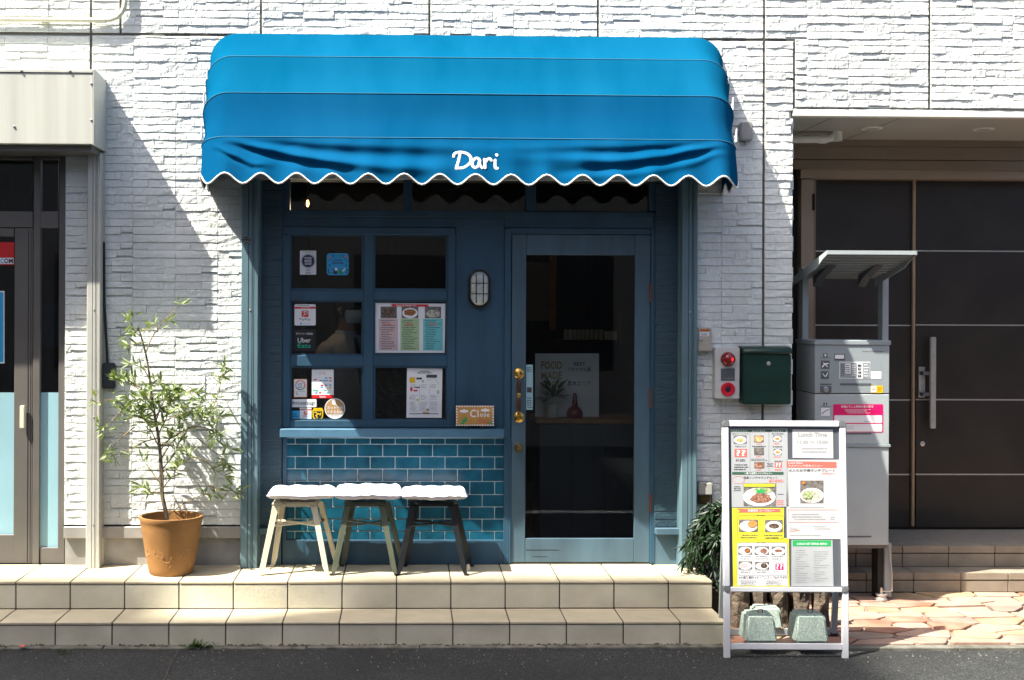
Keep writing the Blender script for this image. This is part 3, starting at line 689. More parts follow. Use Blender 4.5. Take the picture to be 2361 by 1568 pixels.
for k in range(3):
    A, B = H[k], H[k+1]; n = len(A); rows = 7; m_ = MB(); V = []; Fc = []
    for j in range(rows+1):
        t = j/rows
        for i in range(n):
            p = A[i].lerp(B[i], t); inw = (mid-p); inw.x *= .55
            sag = .015*math.sin(math.pi*t)*min(1, (p-Vector((p.x, 0, ZP))).length/.3)
            rip = .0012*math.sin(i*1.7+k)*math.sin(math.pi*t)
            V.append(p+inw.normalized()*(sag+rip))
    for j in range(rows):
        for i in range(n-1): Fc.append((j*n+i, j*n+i+1, (j+1)*n+i+1, (j+1)*n+i))
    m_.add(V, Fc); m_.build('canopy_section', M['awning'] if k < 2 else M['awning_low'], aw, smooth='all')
for k in (1, 2, 3):      # piped seams along the ribs
    m_ = MB(); m_.tube([p+(p-mid).normalized()*.0022 for p in H[k]], .0022, 6); m_.build('rib_seam', M['seam'], aw, smooth='all')
# valance
YV = -.52
def vfold(px, py):
    """drape: folds that fan from the two upper corners and sag across the middle"""
    d = 0.0
    def fold(pts, w, A, x0, x1, soft):
        if pts[0][0] > pts[-1][0]: pts = pts[::-1]
        if px <= pts[0][0]: yc = pts[0][1]
        elif px >= pts[-1][0]: yc = pts[-1][1]
        else:
            for i in range(len(pts)-1):
                if pts[i][0] <= px <= pts[i+1][0]:
                    t = (px-pts[i][0])/(pts[i+1][0]-pts[i][0]); t = t*t*(3-2*t)*.5+t*.5; yc = pts[i][1]+(pts[i+1][1]-pts[i][1])*t; break
        tp = max(0, min(1, (px-x0)/soft))*max(0, min(1, (x1-px)/soft)); ww = w*(1+.9*abs(px-1090)/-600+.9)
        return A*tp*math.exp(-((py-yc)/max(4.5, ww))**2)
    d += fold([(520, 322), (620, 350), (706, 371), (792, 385), (900, 394), (1040, 398)], 10, .026, 505, 1060, 120)
    d -= fold([(525, 338), (620, 366), (700, 386), (790, 399)], 8, .020, 512, 840, 70)
    d -= fold([(560, 326), (640, 338), (740, 354), (850, 362), (1000, 366)], 11, .020, 545, 1080, 110)
    d += fold([(490, 340), (540, 366), (590, 390)], 7, .011, 485, 640, 40)
    d -= fold([(495, 352), (545, 380), (580, 398)], 6, .009, 485, 620, 40)
    d += fold([(1250, 362), (1426, 372), (1521, 361), (1610, 341), (1680, 326)], 10, .026, 1100, 1690, 110)
    d -= fold([(1240, 360), (1426, 356), (1521, 344.5), (1641, 326)], 9, .022, 1120, 1668, 100)
    d -= fold([(1300, 404), (1426, 397), (1521, 382), (1600, 362), (1654, 344)], 8, .017, 1260, 1676, 70)
    d += fold([(1330, 414), (1480, 404), (1580, 384), (1668, 352)], 9, .013, 1290, 1690, 70)
    d += fold([(700, 334), (1100, 346), (1500, 330)], 8, .006, 600, 1600, 200)
    return d
H3 = H[3]; Zt, Zm, AMP, PER = 2.727, 2.490, .0285, .1948
m_ = MB(); V = []; Fc = []; NC = 30
path = []
for i in range(len(H3)-1):
    a, b = H3[i], H3[i+1]; seg = max(1, int((b-a).length/.0085))
    for s_ in range(seg): path.append(a.lerp(b, s_/seg))
path.append(H3[-1])
xpk = W(518.5, 400, YV).x*1.0; cum = [0.0]
for i in range(1, len(path)): cum.append(cum[-1]+math.hypot(path[i].x-path[i-1].x, path[i].y-path[i-1].y))
# phase: arc length measured from the first crest on the straight front
ref = min(range(len(path)), key=lambda i: abs(path[i].x-xpk)+abs(path[i].y+.44))
hem = []
for i, p in enumerate(path):
    t = (path[min(i+1, len(path)-1)]-path[max(i-1, 0)]); t.z = 0; t.normalize(); nn = Vector((t.y, -t.x, 0))
    ze = Zm+AMP*math.cos(2*math.pi*(cum[i]-cum[ref]+(path[ref].x-xpk))/PER)
    for j in range(NC+1):
        v = j/NC; z = p.z+(ze-p.z)*v; d = 0
        if p.y < -.3:
            # picture-row equivalents only index the drape pattern along the cloth
            pxq = 940+p.x*(418+5*v); pyq = 318+(p.z-z)/(Zt-Zm)*107
            d = vfold(pxq, pyq)*min(1, v*5)*min(1, (-.3-p.y)/.1)*1.0
        d += .004*math.sin(cum[i]*13+2*v)*v
        V.append(p+nn*d+Vector((0, -.085*v*max(0, min(1, (-p.y-.22)/.20)), z-p.z)))
    hem.append(V[-1].copy())
n = len(path)
for i in range(n-1):
    for j in range(NC): Fc.append((i*(NC+1)+j, (i+1)*(NC+1)+j, (i+1)*(NC+1)+j+1, i*(NC+1)+j+1))
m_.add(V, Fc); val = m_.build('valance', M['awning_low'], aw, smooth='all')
MB().tube(hem[::2]+[hem[-1]], .0055, 6).build('hem_piping', M['piping'], val, smooth='all')
S_ = SY(YV); m_ = MB(); 
def fn(x, y):
    q = W(x, y, -.52); cu = cum[ref]+q.x-path[ref].x; ze = Zm+AMP*math.cos(2*math.pi*(q.x-xpk)/PER); v = (Zt-q.z)/(Zt-ze)
    return -.08+.085*v+vfold(940+q.x*(418+5*v), 318+(Zt-q.z)/(Zt-Zm)*107)+.004*math.sin(cu*13+2*v)*v+.0015
for st in ([(1062, 354), (1058, 370), (1053, 386)], [(1047, 359), (1050, 352), (1062, 349), (1078, 353), (1087, 364), (1083, 377), (1070, 386), (1052, 388)],
           [(1106, 367), (1099, 364), (1091, 371), (1090, 382), (1097, 387), (1104, 381), (1107, 367), (1107, 380), (1112, 387)],
           [(1118, 366), (1119, 376), (1119, 387)], [(1119, 376), (1124, 368), (1130, 365), (1134, 369)], [(1143, 368), (1143, 386), (1148, 388)], [(1146, 355), (1147.5, 357)]):
    stroke(m_, S_, st, 7.0, .001, fn=fn, fl=.14)
m_.build('lettering', M['white'], val, smooth='all')
m_ = MB()
for sgn, X_ in ((-1, XA0-.003), (1, XA1+.003)):      # the same name, small, on each flank between the ribs
    Sx = Surf((X_, 0, 0), (sgn, 0, 0))
    for (yy, zz) in ((-.15, 3.12), (-.26, 2.95), (-.34, 2.76)):
        for k_, st in enumerate(([(0, 1), (0, 0)], [(0, 1), (.5, .8), (.55, .3), (0, 0)], [(1.2, .5), (.8, .4), (.9, 0), (1.2, .2), (1.25, 0)], [(1.5, .5), (1.5, 0)], [(1.5, .35), (1.85, .5)], [(2.1, .5), (2.1, 0)])):
            w3 = [Vector((X_-sgn*.011, yy+.028*p.x-.02, zz+.07*p.y-.03)) for p in spline(st, 4)]
            m_.tube(w3, .0035, 5)
m_.build('lettering', M['white'], aw)
# frame arms and brackets underneath
m_ = MB()
for X_ in (XA0+.07, XA1-.07):
    m_.tube([(X_, .0, ZP), (X_, -.39, 2.69)], .012, 8); m_.tube([(X_, .0, ZP), (X_, -.31, 2.93)], .010, 8); m_.box(X_-.02, X_+.02, -.05, 0, ZP-.07, ZP+.06)
m_.tube([(XA0+.15, -.40, 2.70), (XA1-.15, -.40, 2.70)], .012, 8); m_.build('frame_arm', M['steel'], aw)

# ------------------------------------------------------------------ the shop's inside, seen dimly through the glass
ri = thing('shop_interior', None, None, (.3, 1.5, .28), kind='structure')
xa_, xb_ = XJ(600), XJ(1566)
MB().box(xa_-.1, xb_+.1, .07, 3.7, .2, .2845).build('floor', M['floorwood'], ri); MB().box(xa_-.1, xb_+.1, .07, 3.7, 2.8505, 2.92).build('ceiling', M['plaster'], ri)
MB().box(xa_-.1, xa_-.001, .07, 3.6, .285, 2.85).build('wall', M['wood'], ri); MB().box(xb_+.001, xb_+.1, .07, 3.6, .285, 2.85).build('wall', M['wood'], ri); MB().box(xa_-.1, xb_+.1, 3.601, 3.7, .285, 2.85).build('wall', M['wood'], ri)
MB().box(XJ(651), XJ(1163), .075, .12, .285, W(900, 985, .1).z).build('wall', M['wood'], ri)
def inbox(name, m, x0, y0, x1, y1, Y, dep, label, cat):
    a, b, c, d = R(x0, y0, x1, y1, Y); o = MB().box(a, b, Y, Y+dep, c, d).build(name, m, label=label, cat=cat, bevel=.004); return o
Yc = .62
a, b, c, d = R(1243, 966, 1470, 1235, Yc); cb = thing('cabinet', 'low dark cabinet with an orange top edge, behind the glass door', 'cabinet', ((a+b)/2, Yc+.2, .285))
MB().box(a, b, Yc, Yc+.42, .286, d-.03).build('cabinet_body', M['cabinet'], cb, bevel=.004); MB().box(a-.02, b+.02, Yc-.02, Yc+.44, d-.028, d).build('cabinet_top', M['orangewood'], cb, bevel=.003)
m_ = MB()
for k_ in (.33, .66): m_.box(a+(b-a)*k_-.003, a+(b-a)*k_+.003, Yc-.004, Yc+.002, .33, d-.06)
m_.build('door_gap', M['black'], cb)
S_ = SY(Yc+.16); m_ = MB(); plate(m_, S_, rect(1234, 815, 1381, 961), -.008, 0); po = m_.build('award_poster', M['paper'], label='white award poster standing on the cabinet, FOOD MADE GOOD in gold', cat='poster')
m_ = MB()
for s_, ya, yb in (('FOOD', 833, 851), ('MADE', 857, 874), ('GOOD', 878, 895)): text(m_, S_, s_, 1248, ya, 1296, yb, .001, .02)
m_.build('lettering', mat('gold_print', (.45, .28, .03), .5), po)
m_ = MB(); text(m_, S_, 'BEST', 1323, 835, 1350, 843, .001, .01); text(m_, S_, 'リサイクル賞', 1310, 847, 1362, 857, .001, .01); text(m_, S_, '厚木エリア', 1308, 878, 1362, 890, .001, .01); m_.build('lettering', M['ink'], po)
pv = W(1274, 962, Yc+.08); vz = thing('flower_vase', 'small glass vase of leafy flowers on the cabinet, in front of the poster', 'vase', (pv.x, Yc+.08, d))
MB().lathe((pv.x, Yc+.08, d), [(.035, .001), (.04, .03), (.035, .075), (.042, .095)], 14).build('vase', M['lampglass'], vz, smooth=True)
def leaf(mb, p, d_, l, w, up=Vector((0, 0, 1)), bend=.15):
    d_ = Vector(d_).normalized(); s_ = d_.cross(up); s_ = s_.normalized() if s_.length > 1e-4 else Vector((1, 0, 0)); n_ = s_.cross(d_).normalized(); p = Vector(p)
    mb.add([p, p+d_*l*.35+s_*w*.5-n_*l*bend*.1, p+d_*l*.7+s_*w*.42-n_*l*bend*.45, p+d_*l-n_*l*bend, p+d_*l*.7-s_*w*.42-n_*l*bend*.45, p+d_*l*.35-s_*w*.5-n_*l*bend*.1], [(0, 1, 2, 3), (0, 3, 4, 5)])
rl = random.Random(8); m_ = MB()
for k_ in range(46):
    a_ = rl.uniform(0, 6.28); e_ = rl.uniform(-.2, 1.3); dv = Vector((math.cos(a_)*math.cos(e_), math.sin(a_)*math.cos(e_)*.8, math.sin(e_)))
    leaf(m_, Vector((pv.x, Yc+.08, d+.13))+dv*rl.uniform(0, .09), dv, rl.uniform(.05, .09), .03)
m_.build('foliage', M['weed'], vz, kind='stuff')
pv = W(1325, 962, Yc+.1); vz = thing('candle_holder', 'small red candle holder on the cabinet, right of the vase', 'candle holder', (pv.x, Yc+.1, d))
MB().lathe((pv.x, Yc+.1, d), [(.05, .001), (.055, .03), (.04, .06), (.02, .075), (.012, .15), (.006, .16)], 14).build('holder', M['redglass'], vz, smooth=True)
inbox('wall_board', mat('grey_board', (.19, .18, .17), .7), 1200, 605, 1273, 740, 2.6, .03, 'pale grey board on the back wall, upper left through the glass door', 'board')
inbox('door_post', M['orangewood'], 1268, 560, 1284, 762, 2.5, .05, 'orange wooden post seen upper left through the glass door', 'post')
inbox('paper_box', M['paper'], 1397, 764, 1424, 784, 2.2, .1, 'small white box on the back shelf, right through the glass door', 'box')
inbox('shelf', M['wood'], 1290, 784, 1460, 792, 2.15, .3, 'dark shelf along the back, through the glass door', 'shelf')
for k_ in range(9):
    px_ = 1306+k_*10; p = W(px_, 783, 2.25); MB().lathe((p.x, 2.25, p.z-.001), [(.018, 0), (.022, .04), (.02, .075), (.012, .08)], 10).build('glass_cup', M['lampglass'], label='small glass cup in the row on the dim back shelf', cat='cup', group='cups on the back shelf', smooth=True)
inbox('menu_board', M['plaster'], 1432, 720, 1462, 800, 2.0, .02, 'pale notice board at the right edge of the glass door view', 'board')
# curtain edge and leafy plant behind the window
pv = W(684, 700, .35); m_ = MB()
for k_ in range(7): m_.box(pv.x-.045+k_*.0145, pv.x-.045+k_*.0145+.011, .35+(k_ % 2)*.008, .37+(k_ % 2)*.008, W(684, 985, .35).z, W(684, 690, .35).z)
m_.build('curtain', mat('curtain_cloth', (.10, .095, .09), .9), label='pale drawn curtain edge behind the left window panes', cat='curtain')
pv = W(905, 985, .5); hp = thing('house_plant', 'dark broad-leaved plant behind the lower right window pane', 'plant', (pv.x, .5, pv.z))
m_ = MB(); rl = random.Random(4)
for k_ in range(16):
    a_ = rl.uniform(0, 6.28); e_ = rl.uniform(.2, 1.2); dv = Vector((math.cos(a_)*math.cos(e_), math.sin(a_)*math.cos(e_)*.5, math.sin(e_)))
    leaf(m_, Vector((pv.x+rl.uniform(-.05, .1), .5, pv.z+rl.uniform(.05, .25))), dv, rl.uniform(.14, .22), .085, bend=.3)
m_.build('foliage', M['bamboo'], hp, kind='stuff'); MB().lathe((pv.x, .5, pv.z-.3), [(.08, 0), (.1, .3), (.09, .3)], 16).build('pot', M['cabinet'], hp)
# pendant bulb in the transom light
pv = W(709.5, 469, .6); pb = thing('pendant_bulb', 'small glowing amber bulb hanging behind the left transom pane', 'bulb', (pv.x, .6, pv.z))
MB().lathe((pv.x, .6, pv.z-.022), [(.002, 0), (.007, .006), (.009, .02), (.007, .036), (.004, .044)], 12).build('filament', M['bulb'], pb, smooth=True)
MB().tube([(pv.x, .6, pv.z+.02), (pv.x, .6, 2.85)], .005, 6).build('cord', M['black'], pb)
bl = bpy.data.lights.new('bulb_light', 'POINT'); bl.energy = 1.3; bl.color = (1, .74, .48); bl.shadow_soft_size = .03
bo = bpy.data.objects.new('bulb_light', bl); COL.objects.link(bo); bo.parent = pb; bo.location = (0, .06, -.02)

# ------------------------------------------------------------------ stickers and menus on the glass
YS = YG-.0008
SS = SY(YS)
SUPER = [0]
def sheet(name, m, pts, label, cat, S=None, th_=.0012, off=0.0, group=None):
    S = S or SS; m_ = MB(); plate(m_, S, pts, off, off+th_); o = m_.build(name, m, label=label, cat=cat, group=group); o['_'] = 0; del o['_']; return o
def ink(parent, m, fn, name='print', S=None):
    m_ = MB(); fn(m_); 
    if m_.f: return m_.build(name, m, parent)
Z1, Z2, Z3, Z4 = .0018, .0024, .0030, .0036
s = sheet('sticker', M['paper'], rrect(691.5, 578, 729.2, 633.4, 1.5), 'white award sticker with a dark navy disc, upper left pane', 'sticker')
ink(s, M['navy'], lambda m: flat(m, SS, ell(710.5, 602, 14.6), Z1)); ink(s, M['ink'], lambda m: stroke(m, SS, ell(710.5, 602, 16.4, None, 20)+[(726.9, 602)], .7, Z1))
def f(m):
    for t_, y_ in (('FOOD', 592.5), ('MADE', 599), ('GOOD', 605.5)): text(m, SS, t_, 702.5, y_, 718.5, y_+5.4, Z2, .03)
ink(s, M['white'], f, 'lettering')
def f(m): text(m, SS, '2023', 705, 621, 716, 625, Z1, .01); text(m, SS, '2024', 705, 627, 716, 631, Z1, .01); text(m, SS, 'Sustainability', 699, 579.7, 722, 583, Z1)
ink(s, M['ink'], f, 'lettering')
s = sheet('sticker', M['cyan'], rrect(753.2, 584, 804, 634.6, 7), 'bright blue rounded sticker with hummingbirds and leaves, upper left pane', 'sticker')
def f(m):
    text(m, SS, 'Choose', 769, 596, 788, 602, Z1, .02); text(m, SS, 'Fairtrade', 766, 603, 792, 609, Z1, .02)
    for cx, sg in ((762, 1), (796, -1)): stroke(m, SS, [(cx-sg*7, 602), (cx, 599), (cx+sg*4, 592), (cx+sg*3, 586)], 1, Z1)
    for x_, y_ in ((770, 590), (786, 590), (757, 622), (801, 622), (758, 628), (800, 628), (760, 612), (798, 612)): flat(m, SS, ell(x_, y_, 1.6, 2.6, 8), Z1)
    flat(m, SS, [(764, 617), (770, 622), (778, 624), (778, 631.5), (768, 631.5), (770, 626)], Z1)
ink(s, M['navy'], f)
def f(m): flat(m, SS, [(781, 624), (786, 618), (788, 624), (792, 631.5), (780, 631.5)], Z1); flat(m, SS, ell(765, 629, 3, 2), Z1); flat(m, SS, ell(778, 590, 2), Z1)
ink(s, M['green'], f)
def f(m): flat(m, SS, ell(775, 621, 3, 4), Z2); flat(m, SS, [(789, 624), (797, 617), (795, 623), (790, 627)], Z2)
ink(s, M['white'], f)
def f(m): flat(m, SS, ell(761, 593, 2.4), Z2); flat(m, SS, ell(797, 593, 2.4), Z2)
ink(s, M['orange'], f)
def pay(x0, y0, x1, y1, label, full):
    s = sheet('sticker', M['paper'], rrect(x0, y0, x1, y1, (x1-x0)*.07), label, 'sticker', off=0 if full else .0)
    w, h = x1-x0, y1-y0; X = lambda u: x0+w*u; Y_ = lambda v: y0+h*v
    ink(s, M['red'], lambda m: flat(m, SS, rect(X(.01), Y_(.125), X(.99), Y_(.215)), Z1), 'band'); ink(s, M['red'], lambda m: flat(m, SS, rrect(X(.34), Y_(.30), X(.66), Y_(.60), w*.05), Z1), 'logo')
    def f(m):
        text(m, SS, 'スマホで決済', X(.3), Y_(.14), X(.74), Y_(.2), Z2, .01)
        stroke(m, SS, [(X(.40), Y_(.37)), (X(.52), Y_(.335)), (X(.60), Y_(.38)), (X(.58), Y_(.46)), (X(.44), Y_(.49))], w*.03, Z2); stroke(m, SS, [(X(.50), Y_(.34)), (X(.43), Y_(.56))], w*.03, Z2)
    ink(s, M['white'], f, 'lettering')
    def f(m): text(m, SS, 'PayPay', X(.24), Y_(.65), X(.75), Y_(.79), Z1, .0); greek(m, SS, X(.12), Y_(.04), X(.85), Y_(.09), 1, Z1)
    ink(s, M['ink'], f, 'lettering')
    def f(m): flat(m, SS, rrect(X(.27), Y_(.88), X(.36), Y_(.96), w*.02), Z1); greek(m, SS, X(.4), Y_(.9), X(.75), Y_(.95), 1, Z1)
    ink(s, M['cyan'], f); return s
pay(679, 701.5, 728, 750.4, 'white square payment sticker with red P logo, middle left pane, above the black delivery sticker', True)
s = sheet('sticker', M['black'], rrect(678, 760, 728, 809.5, .6), 'black square delivery sticker reading Uber Eats, middle left pane', 'sticker')
def f(m): text(m, SS, 'Uber', 686.5, 779, 716.5, 790, Z1, .012); text(m, SS, 'デリバリー対応店', 683, 767, 721, 772, Z1, .01)
ink(s, M['white'], f, 'lettering'); ink(s, M['teal'], lambda m: text(m, SS, 'Eats', 686.5, 792, 716.5, 802, Z1, .012), 'lettering')
s = sheet('sticker', M['orange'], rect(677.4, 873.6, 708, 916), 'small white sticker with an orange edge and a ring of colours, lower left pane', 'sticker')
ink(s, M['paper'], lambda m: flat(m, SS, rect(678.3, 874.6, 707, 915), Z1))
ring = [M['orange'], M['red'], M['green'], M['navy'], M['cyan'], M['alarmred']]
for k_, mm in enumerate(ring):
    def f(m):
        for q_ in range(3):
            a_ = math.radians((k_*3+q_)*20-90); flat(m, SS, [(692.5+math.cos(a_+e_)*r_, 888+math.sin(a_+e_)*r_) for e_, r_ in ((-.13, 9.2), (.13, 9.2), (.13, 12), (-.13, 12))], Z2)
    ink(s, mm, f)
def f(m): greek(m, SS, 686.5, 882, 698.5, 895, 4, Z2, .5); greek(m, SS, 680, 901, 706, 903.5, 1, Z2); stroke(m, SS, [(682, 906), (686, 906.5), (684, 909), (688, 912)], 1.3, Z2)
ink(s, M['inklight'], f)
s = sheet('sticker', M['paper'], rect(718.9, 851.8, 769.3, 918.2), 'tall white payment card sticker with a red band along its bottom, lower left pane', 'sticker', off=.0006)
ink(s, M['red'], lambda m: flat(m, SS, rect(718.9, 910.6, 769.3, 918.2), Z2))
ink(s, M['white'], lambda m: text(m, SS, 'Rakuten', 737, 912, 751, 917, Z3, .01), 'lettering')
def f(m): text(m, SS, 'R Pay', 737, 858.5, 751, 864.5, Z2, .0)
ink(s, M['redlight'], f, 'lettering')
rk = random.Random(2)
for mm, sp in ((M['cyan'], [(752, 871.5), (747.5, 877.5), (761.5, 888), (742, 893), (729, 906)]), (M['red'], [(761.5, 871.5), (742, 888.5), (738, 905.5), (727, 875)]), (M['yellow'], [(761.5, 894)]), (M['teal'], [(725, 900), (731, 901), (756, 905.5), (749, 900)]), (M['inklight'], [(740, 877.5), (754, 877.5), (762, 878), (752, 888)])):
    def f(m):
        for x_, y_ in sp: flat(m, SS, rrect(x_-3, y_-1.5, x_+3, y_+1.5, .8, 2), Z2)
    ink(s, mm, f)
s = sheet('sticker', M['paper'], rrect(667, 920.5, 729.8, 938.8, 2.2), 'long white strip sticker reading #niceatsugi, lower left pane', 'sticker', off=.0004)
ink(s, M['ink'], lambda m: text(m, SS, '#niceatsugi', 671, 925, 725, 935.5, Z2, .004), 'lettering')
s = sheet('sticker', M['cyan'], rrect(670.3, 947, 690, 967, 2.2), 'small plain blue square sticker in the pane corner under the white strip', 'sticker')
def f(m): greek(m, SS, 672, 952, 688, 962, 2, Z1)
ink(s, M['navy'], f)
pay(691, 940, 718.3, 967, 'small faded payment sticker with a red P, between the blue square and the yellow shield', False)
s = sheet('sticker', M['yellow'], [(722.5, 941), (743, 940.5), (743.5, 944), (745.6, 945.5), (744.5, 962), (741, 966.5), (732.5, 971), (724, 966.5), (720.8, 962), (720, 945.5), (722.8, 944)], 'yellow and black shield shaped sticker at the bottom of the lower left pane', 'sticker', off=.0008)
ink(s, M['black'], lambda m: flat(m, SS, [(723, 948), (742.5, 948), (741.5, 961), (738.5, 964.5), (732.5, 967.5), (727, 964.5), (723.8, 961)], Z3))
def f(m):
    for pts in ([(732, 956), (735, 953.5), (738.5, 957), (740, 952)], [(732, 955), (729, 950.5), (725.5, 951.5)], [(732, 956), (728.5, 958.5), (731.5, 961.5), (731, 964.5)]): stroke(m, SS, pts, 2.1, Z3+.0006)
    text(m, SS, 'SICILIA', 725, 942, 741, 945, Z3, .02)
ink(s, M['yellow'], f)
s = sheet('sticker', M['paper'], ell(772.1, 942, 23.7, None, 40), 'round tan sticker with white Japanese lettering, lower left pane', 'sticker')
ink(s, M['tan'], lambda m: flat(m, SS, [(772.1+22*math.cos(a_), 942+22*math.sin(a_)) for a_ in [math.radians(d_) for d_ in range(-218, 39, 8)]], Z1))
def f(m): text(m, SS, 'ネット予約', 754, 936, 790.5, 944, Z2, .012); text(m, SS, 'できるお店', 753.5, 946, 790.5, 953.5, Z2, .012); flat(m, SS, ell(770, 927, 4.5, 6.5), Z2); stroke(m, SS, [(773, 931), (776, 935)], 2, Z2)
ink(s, M['white'], f, 'lettering')
ink(s, M['ink'], lambda m: greek(m, SS, 763, 957.5, 782, 960, 1, Z1))

def photo(parent, S, x0, y0, x1, y1, fd, off, plate_=True, bgm='stonebg', blob=(.5, .55, .30, .26), pr=(.5, .55, .47, .44)):
    """a printed dish: table, plate and food"""
    w, h = x1-x0, y1-y0
    ink(parent, FD[bgm], lambda m: flat(m, S, rect(x0, y0, x1, y1), off), 'print')
    cl = lambda P: [(min(max(x, x0), x1), min(max(y, y0), y1)) for x, y in P]
    if plate_: ink(parent, M['paper'], lambda m: flat(m, S, cl(ell(x0+w*pr[0], y0+h*pr[1], w*pr[2], h*pr[3], 24)), off+.0005), 'print')
    rr = random.Random(int(x0*7+y0)); n = 22
    P = [(x0+w*(blob[0]+blob[2]*(1+rr.uniform(-.12, .1))*math.cos(2*math.pi*i/n)), y0+h*(blob[1]+blob[3]*(1+rr.uniform(-.14, .1))*math.sin(2*math.pi*i/n))) for i in range(n)]
    ink(parent, FD[fd], lambda m: flat(m, S, cl(P), off+.001), 'print')
# landscape menu
s = sheet('menu_sheet', M['paper'], [(864.3, 698), (1027, 700), (1025.4, 813.8), (863.4, 813.6)], 'wide laminated menu of three coloured columns in the middle right pane', 'menu', th_=.0015)
for (mm, xa, xb, fd) in ((M['pinkpanel'], 873, 917.5, 'dark'), (M['greenpanel'], 923.5, 966.5, 'curry'), (M['aquapanel'], 975.5, 1021, 'mixed')):
    ink(s, mm, lambda m: flat(m, SS, rect(xa, 735, xb, 808), .002), 'print')
    def f(m): greek(m, SS, xa+3, 737, xb-4, 806, 17, .0026, .34, .55)
    ink(s, M['ink'], f)
    ink(s, M['redlight'], lambda m: greek(m, SS, xa+12, 745, xb-12, 749.5, 1, .0030, .7))
photo(s, SS, 877.5, 707, 915, 734, 'dark', .002, False, blob=(.5, .5, .42, .4)); photo(s, SS, 926, 707, 964.5, 734, 'curry', .002, blob=(.5, .5, .38, .28)); photo(s, SS, 979.5, 707, 1017, 734, 'mixed', .002, False, blob=(.5, .6, .45, .33))
ink(s, M['red'], lambda m: flat(m, SS, [(899, 701.3), (991, 702.3), (985, 704.5), (991, 707), (899, 706.5), (905, 703.8)], .0032))
ink(s, M['white'], lambda m: text(m, SS, 'Best of Dinner Set', 914, 702.6, 960, 705.8, .0038, .02), 'lettering')
# drinks menu
s = sheet('menu_sheet', M['paper'], [(938.6, 848.5), (1020, 849.8), (1018.3, 963.4), (936.8, 963)], 'tall white drinks menu with a beer glass picture in the lower right pane', 'menu', th_=.0015)
def f(m): text(m, SS, 'FREE DRINK MENU', 963, 857.5, 995, 862, .002, .01); flat(m, SS, rect(968, 855.3, 990, 856.6), .002); flat(m, SS, rect(944, 953.2, 1011, 954.8), .002)
ink(s, M['black'], f, 'lettering')
def f(m): flat(m, SS, rect(983, 864, 1007.5, 871), .002); flat(m, SS, rect(960, 870.6, 973, 875), .002); flat(m, SS, rect(956, 891.8, 967.5, 894.6), .002)
ink(s, M['ink'], f)
def f(m):
    for xa in (945, 968.5, 992):
        for ya, n_ in ((886, 3), (910, 4), (925.5, 8)): greek(m, SS, xa, ya, xa+20, ya+n_*3, n_, .002, .35, .5)
    for xa in (967.2, 990.6): flat(m, SS, rect(xa, 886, xa+.5, 950), .002)
ink(s, M['inklight'], f)
ink(s, M['yellow'], lambda m: (flat(m, SS, rect(944.6, 870, 957, 883), .002), flat(m, SS, ell(946, 917, 2.6, 1.6), .002), flat(m, SS, ell(962.5, 922, 3, 2), .002)))
ink(s, M['red'], lambda m: (flat(m, SS, ell(948.5, 897.5, 2.8, 5), .002), flat(m, SS, rrect(953, 899, 963, 902.5, 1), .002)))
ink(s, M['greenpanel'], lambda m: (stroke(m, SS, [(985, 877), (993, 874), (1001, 872), (1008, 880), (1012, 886)], 1, .002), flat(m, SS, ell(1010, 904, 3, 5), .002), flat(m, SS, ell(975, 879, 3, 3), .002)))
ink(s, M['tan'], lambda m: (flat(m, SS, ell(986, 945, 4, 3), .002), flat(m, SS, rect(975, 950, 990, 953), .002)))

SD = SY(YD+.0155); s = sheet('sticker', mat('pale_cyan_print', (.30, .50, .55), .5), rect(1213, 841, 1228.5, 945), 'narrow pale blue strip of notices at the left edge of the door glass', 'sticker', S=SD)
ink(s, M['ink'], lambda m: (greek(m, SD, 1214.5, 846, 1227, 858, 3, Z1), flat(m, SD, rect(1215, 893, 1226, 905), Z1), greek(m, SD, 1214.5, 915, 1227, 942, 5, Z1)))
# Close plaque on the ledge
pl0, pl1, plz0, plz1 = R(1051.4, 935.4, 1138.7, 981.9, -.02)
Sp = SY(-.02); s = sheet('sign_plaque', M['plaque'], rect(1051.4, 935.4, 1138.7, 981.9), 'orange hand painted Close plaque with a white beaded edge, standing on the blue ledge', 'sign', S=Sp, th_=.008, off=-.008)
def f(m):
    nx, nz = 15, 8
    for i in range(nx):
        for yy in (936.9, 980.4): flat(m, Sp, rect(1053+i*(1137.2-1053)/(nx-1)-1.9, yy-1.4, 1053+i*(1137.2-1053)/(nx-1)+1.9, yy+1.4), .0008)
    for j in range(1, nz-1):
        for xx in (1053, 1137.2): flat(m, Sp, rect(xx-1.6, 937+j*(980.4-937)/(nz-1)-1.9, xx+1.6, 937+j*(980.4-937)/(nz-1)+1.9), .0008)
    for cx, cy in ((1070, 948), (1119, 946)):
        for dx, rx, ry in ((-5.5, 4.6, 3), (0, 5, 4.4), (5.5, 4.6, 3)): flat(m, Sp, ell(cx+dx, cy, rx, ry, 14), .0008+.0003*(dx+6)/6)
ink(s, M['white'], f)
def f(m):
    stroke(m, Sp, [(1097, 947.5), (1091, 945.8), (1086, 951), (1086, 957), (1091, 960.5), (1097, 959.5)], 2.6, .001); stroke(m, Sp, [(1101.8, 946.5), (1102.6, 960.5)], 2.8, .001)
    for cx in (1110,): stroke(m, Sp, ell(cx, 957.3, 2.4, 2.9, 10)+[(cx+2.4, 957.3)], 1.7, .001)
    stroke(m, Sp, [(1120, 954.5), (1116.5, 954.5), (1117, 957), (1119.8, 958.5), (1116, 960.6)], 1.7, .001); stroke(m, Sp, [(1122.8, 957.5), (1127.5, 957), (1125.5, 954.2), (1122.8, 957), (1124.5, 960.6), (1128, 960)], 1.7, .001)
ink(s, M['white'], f, 'lettering')
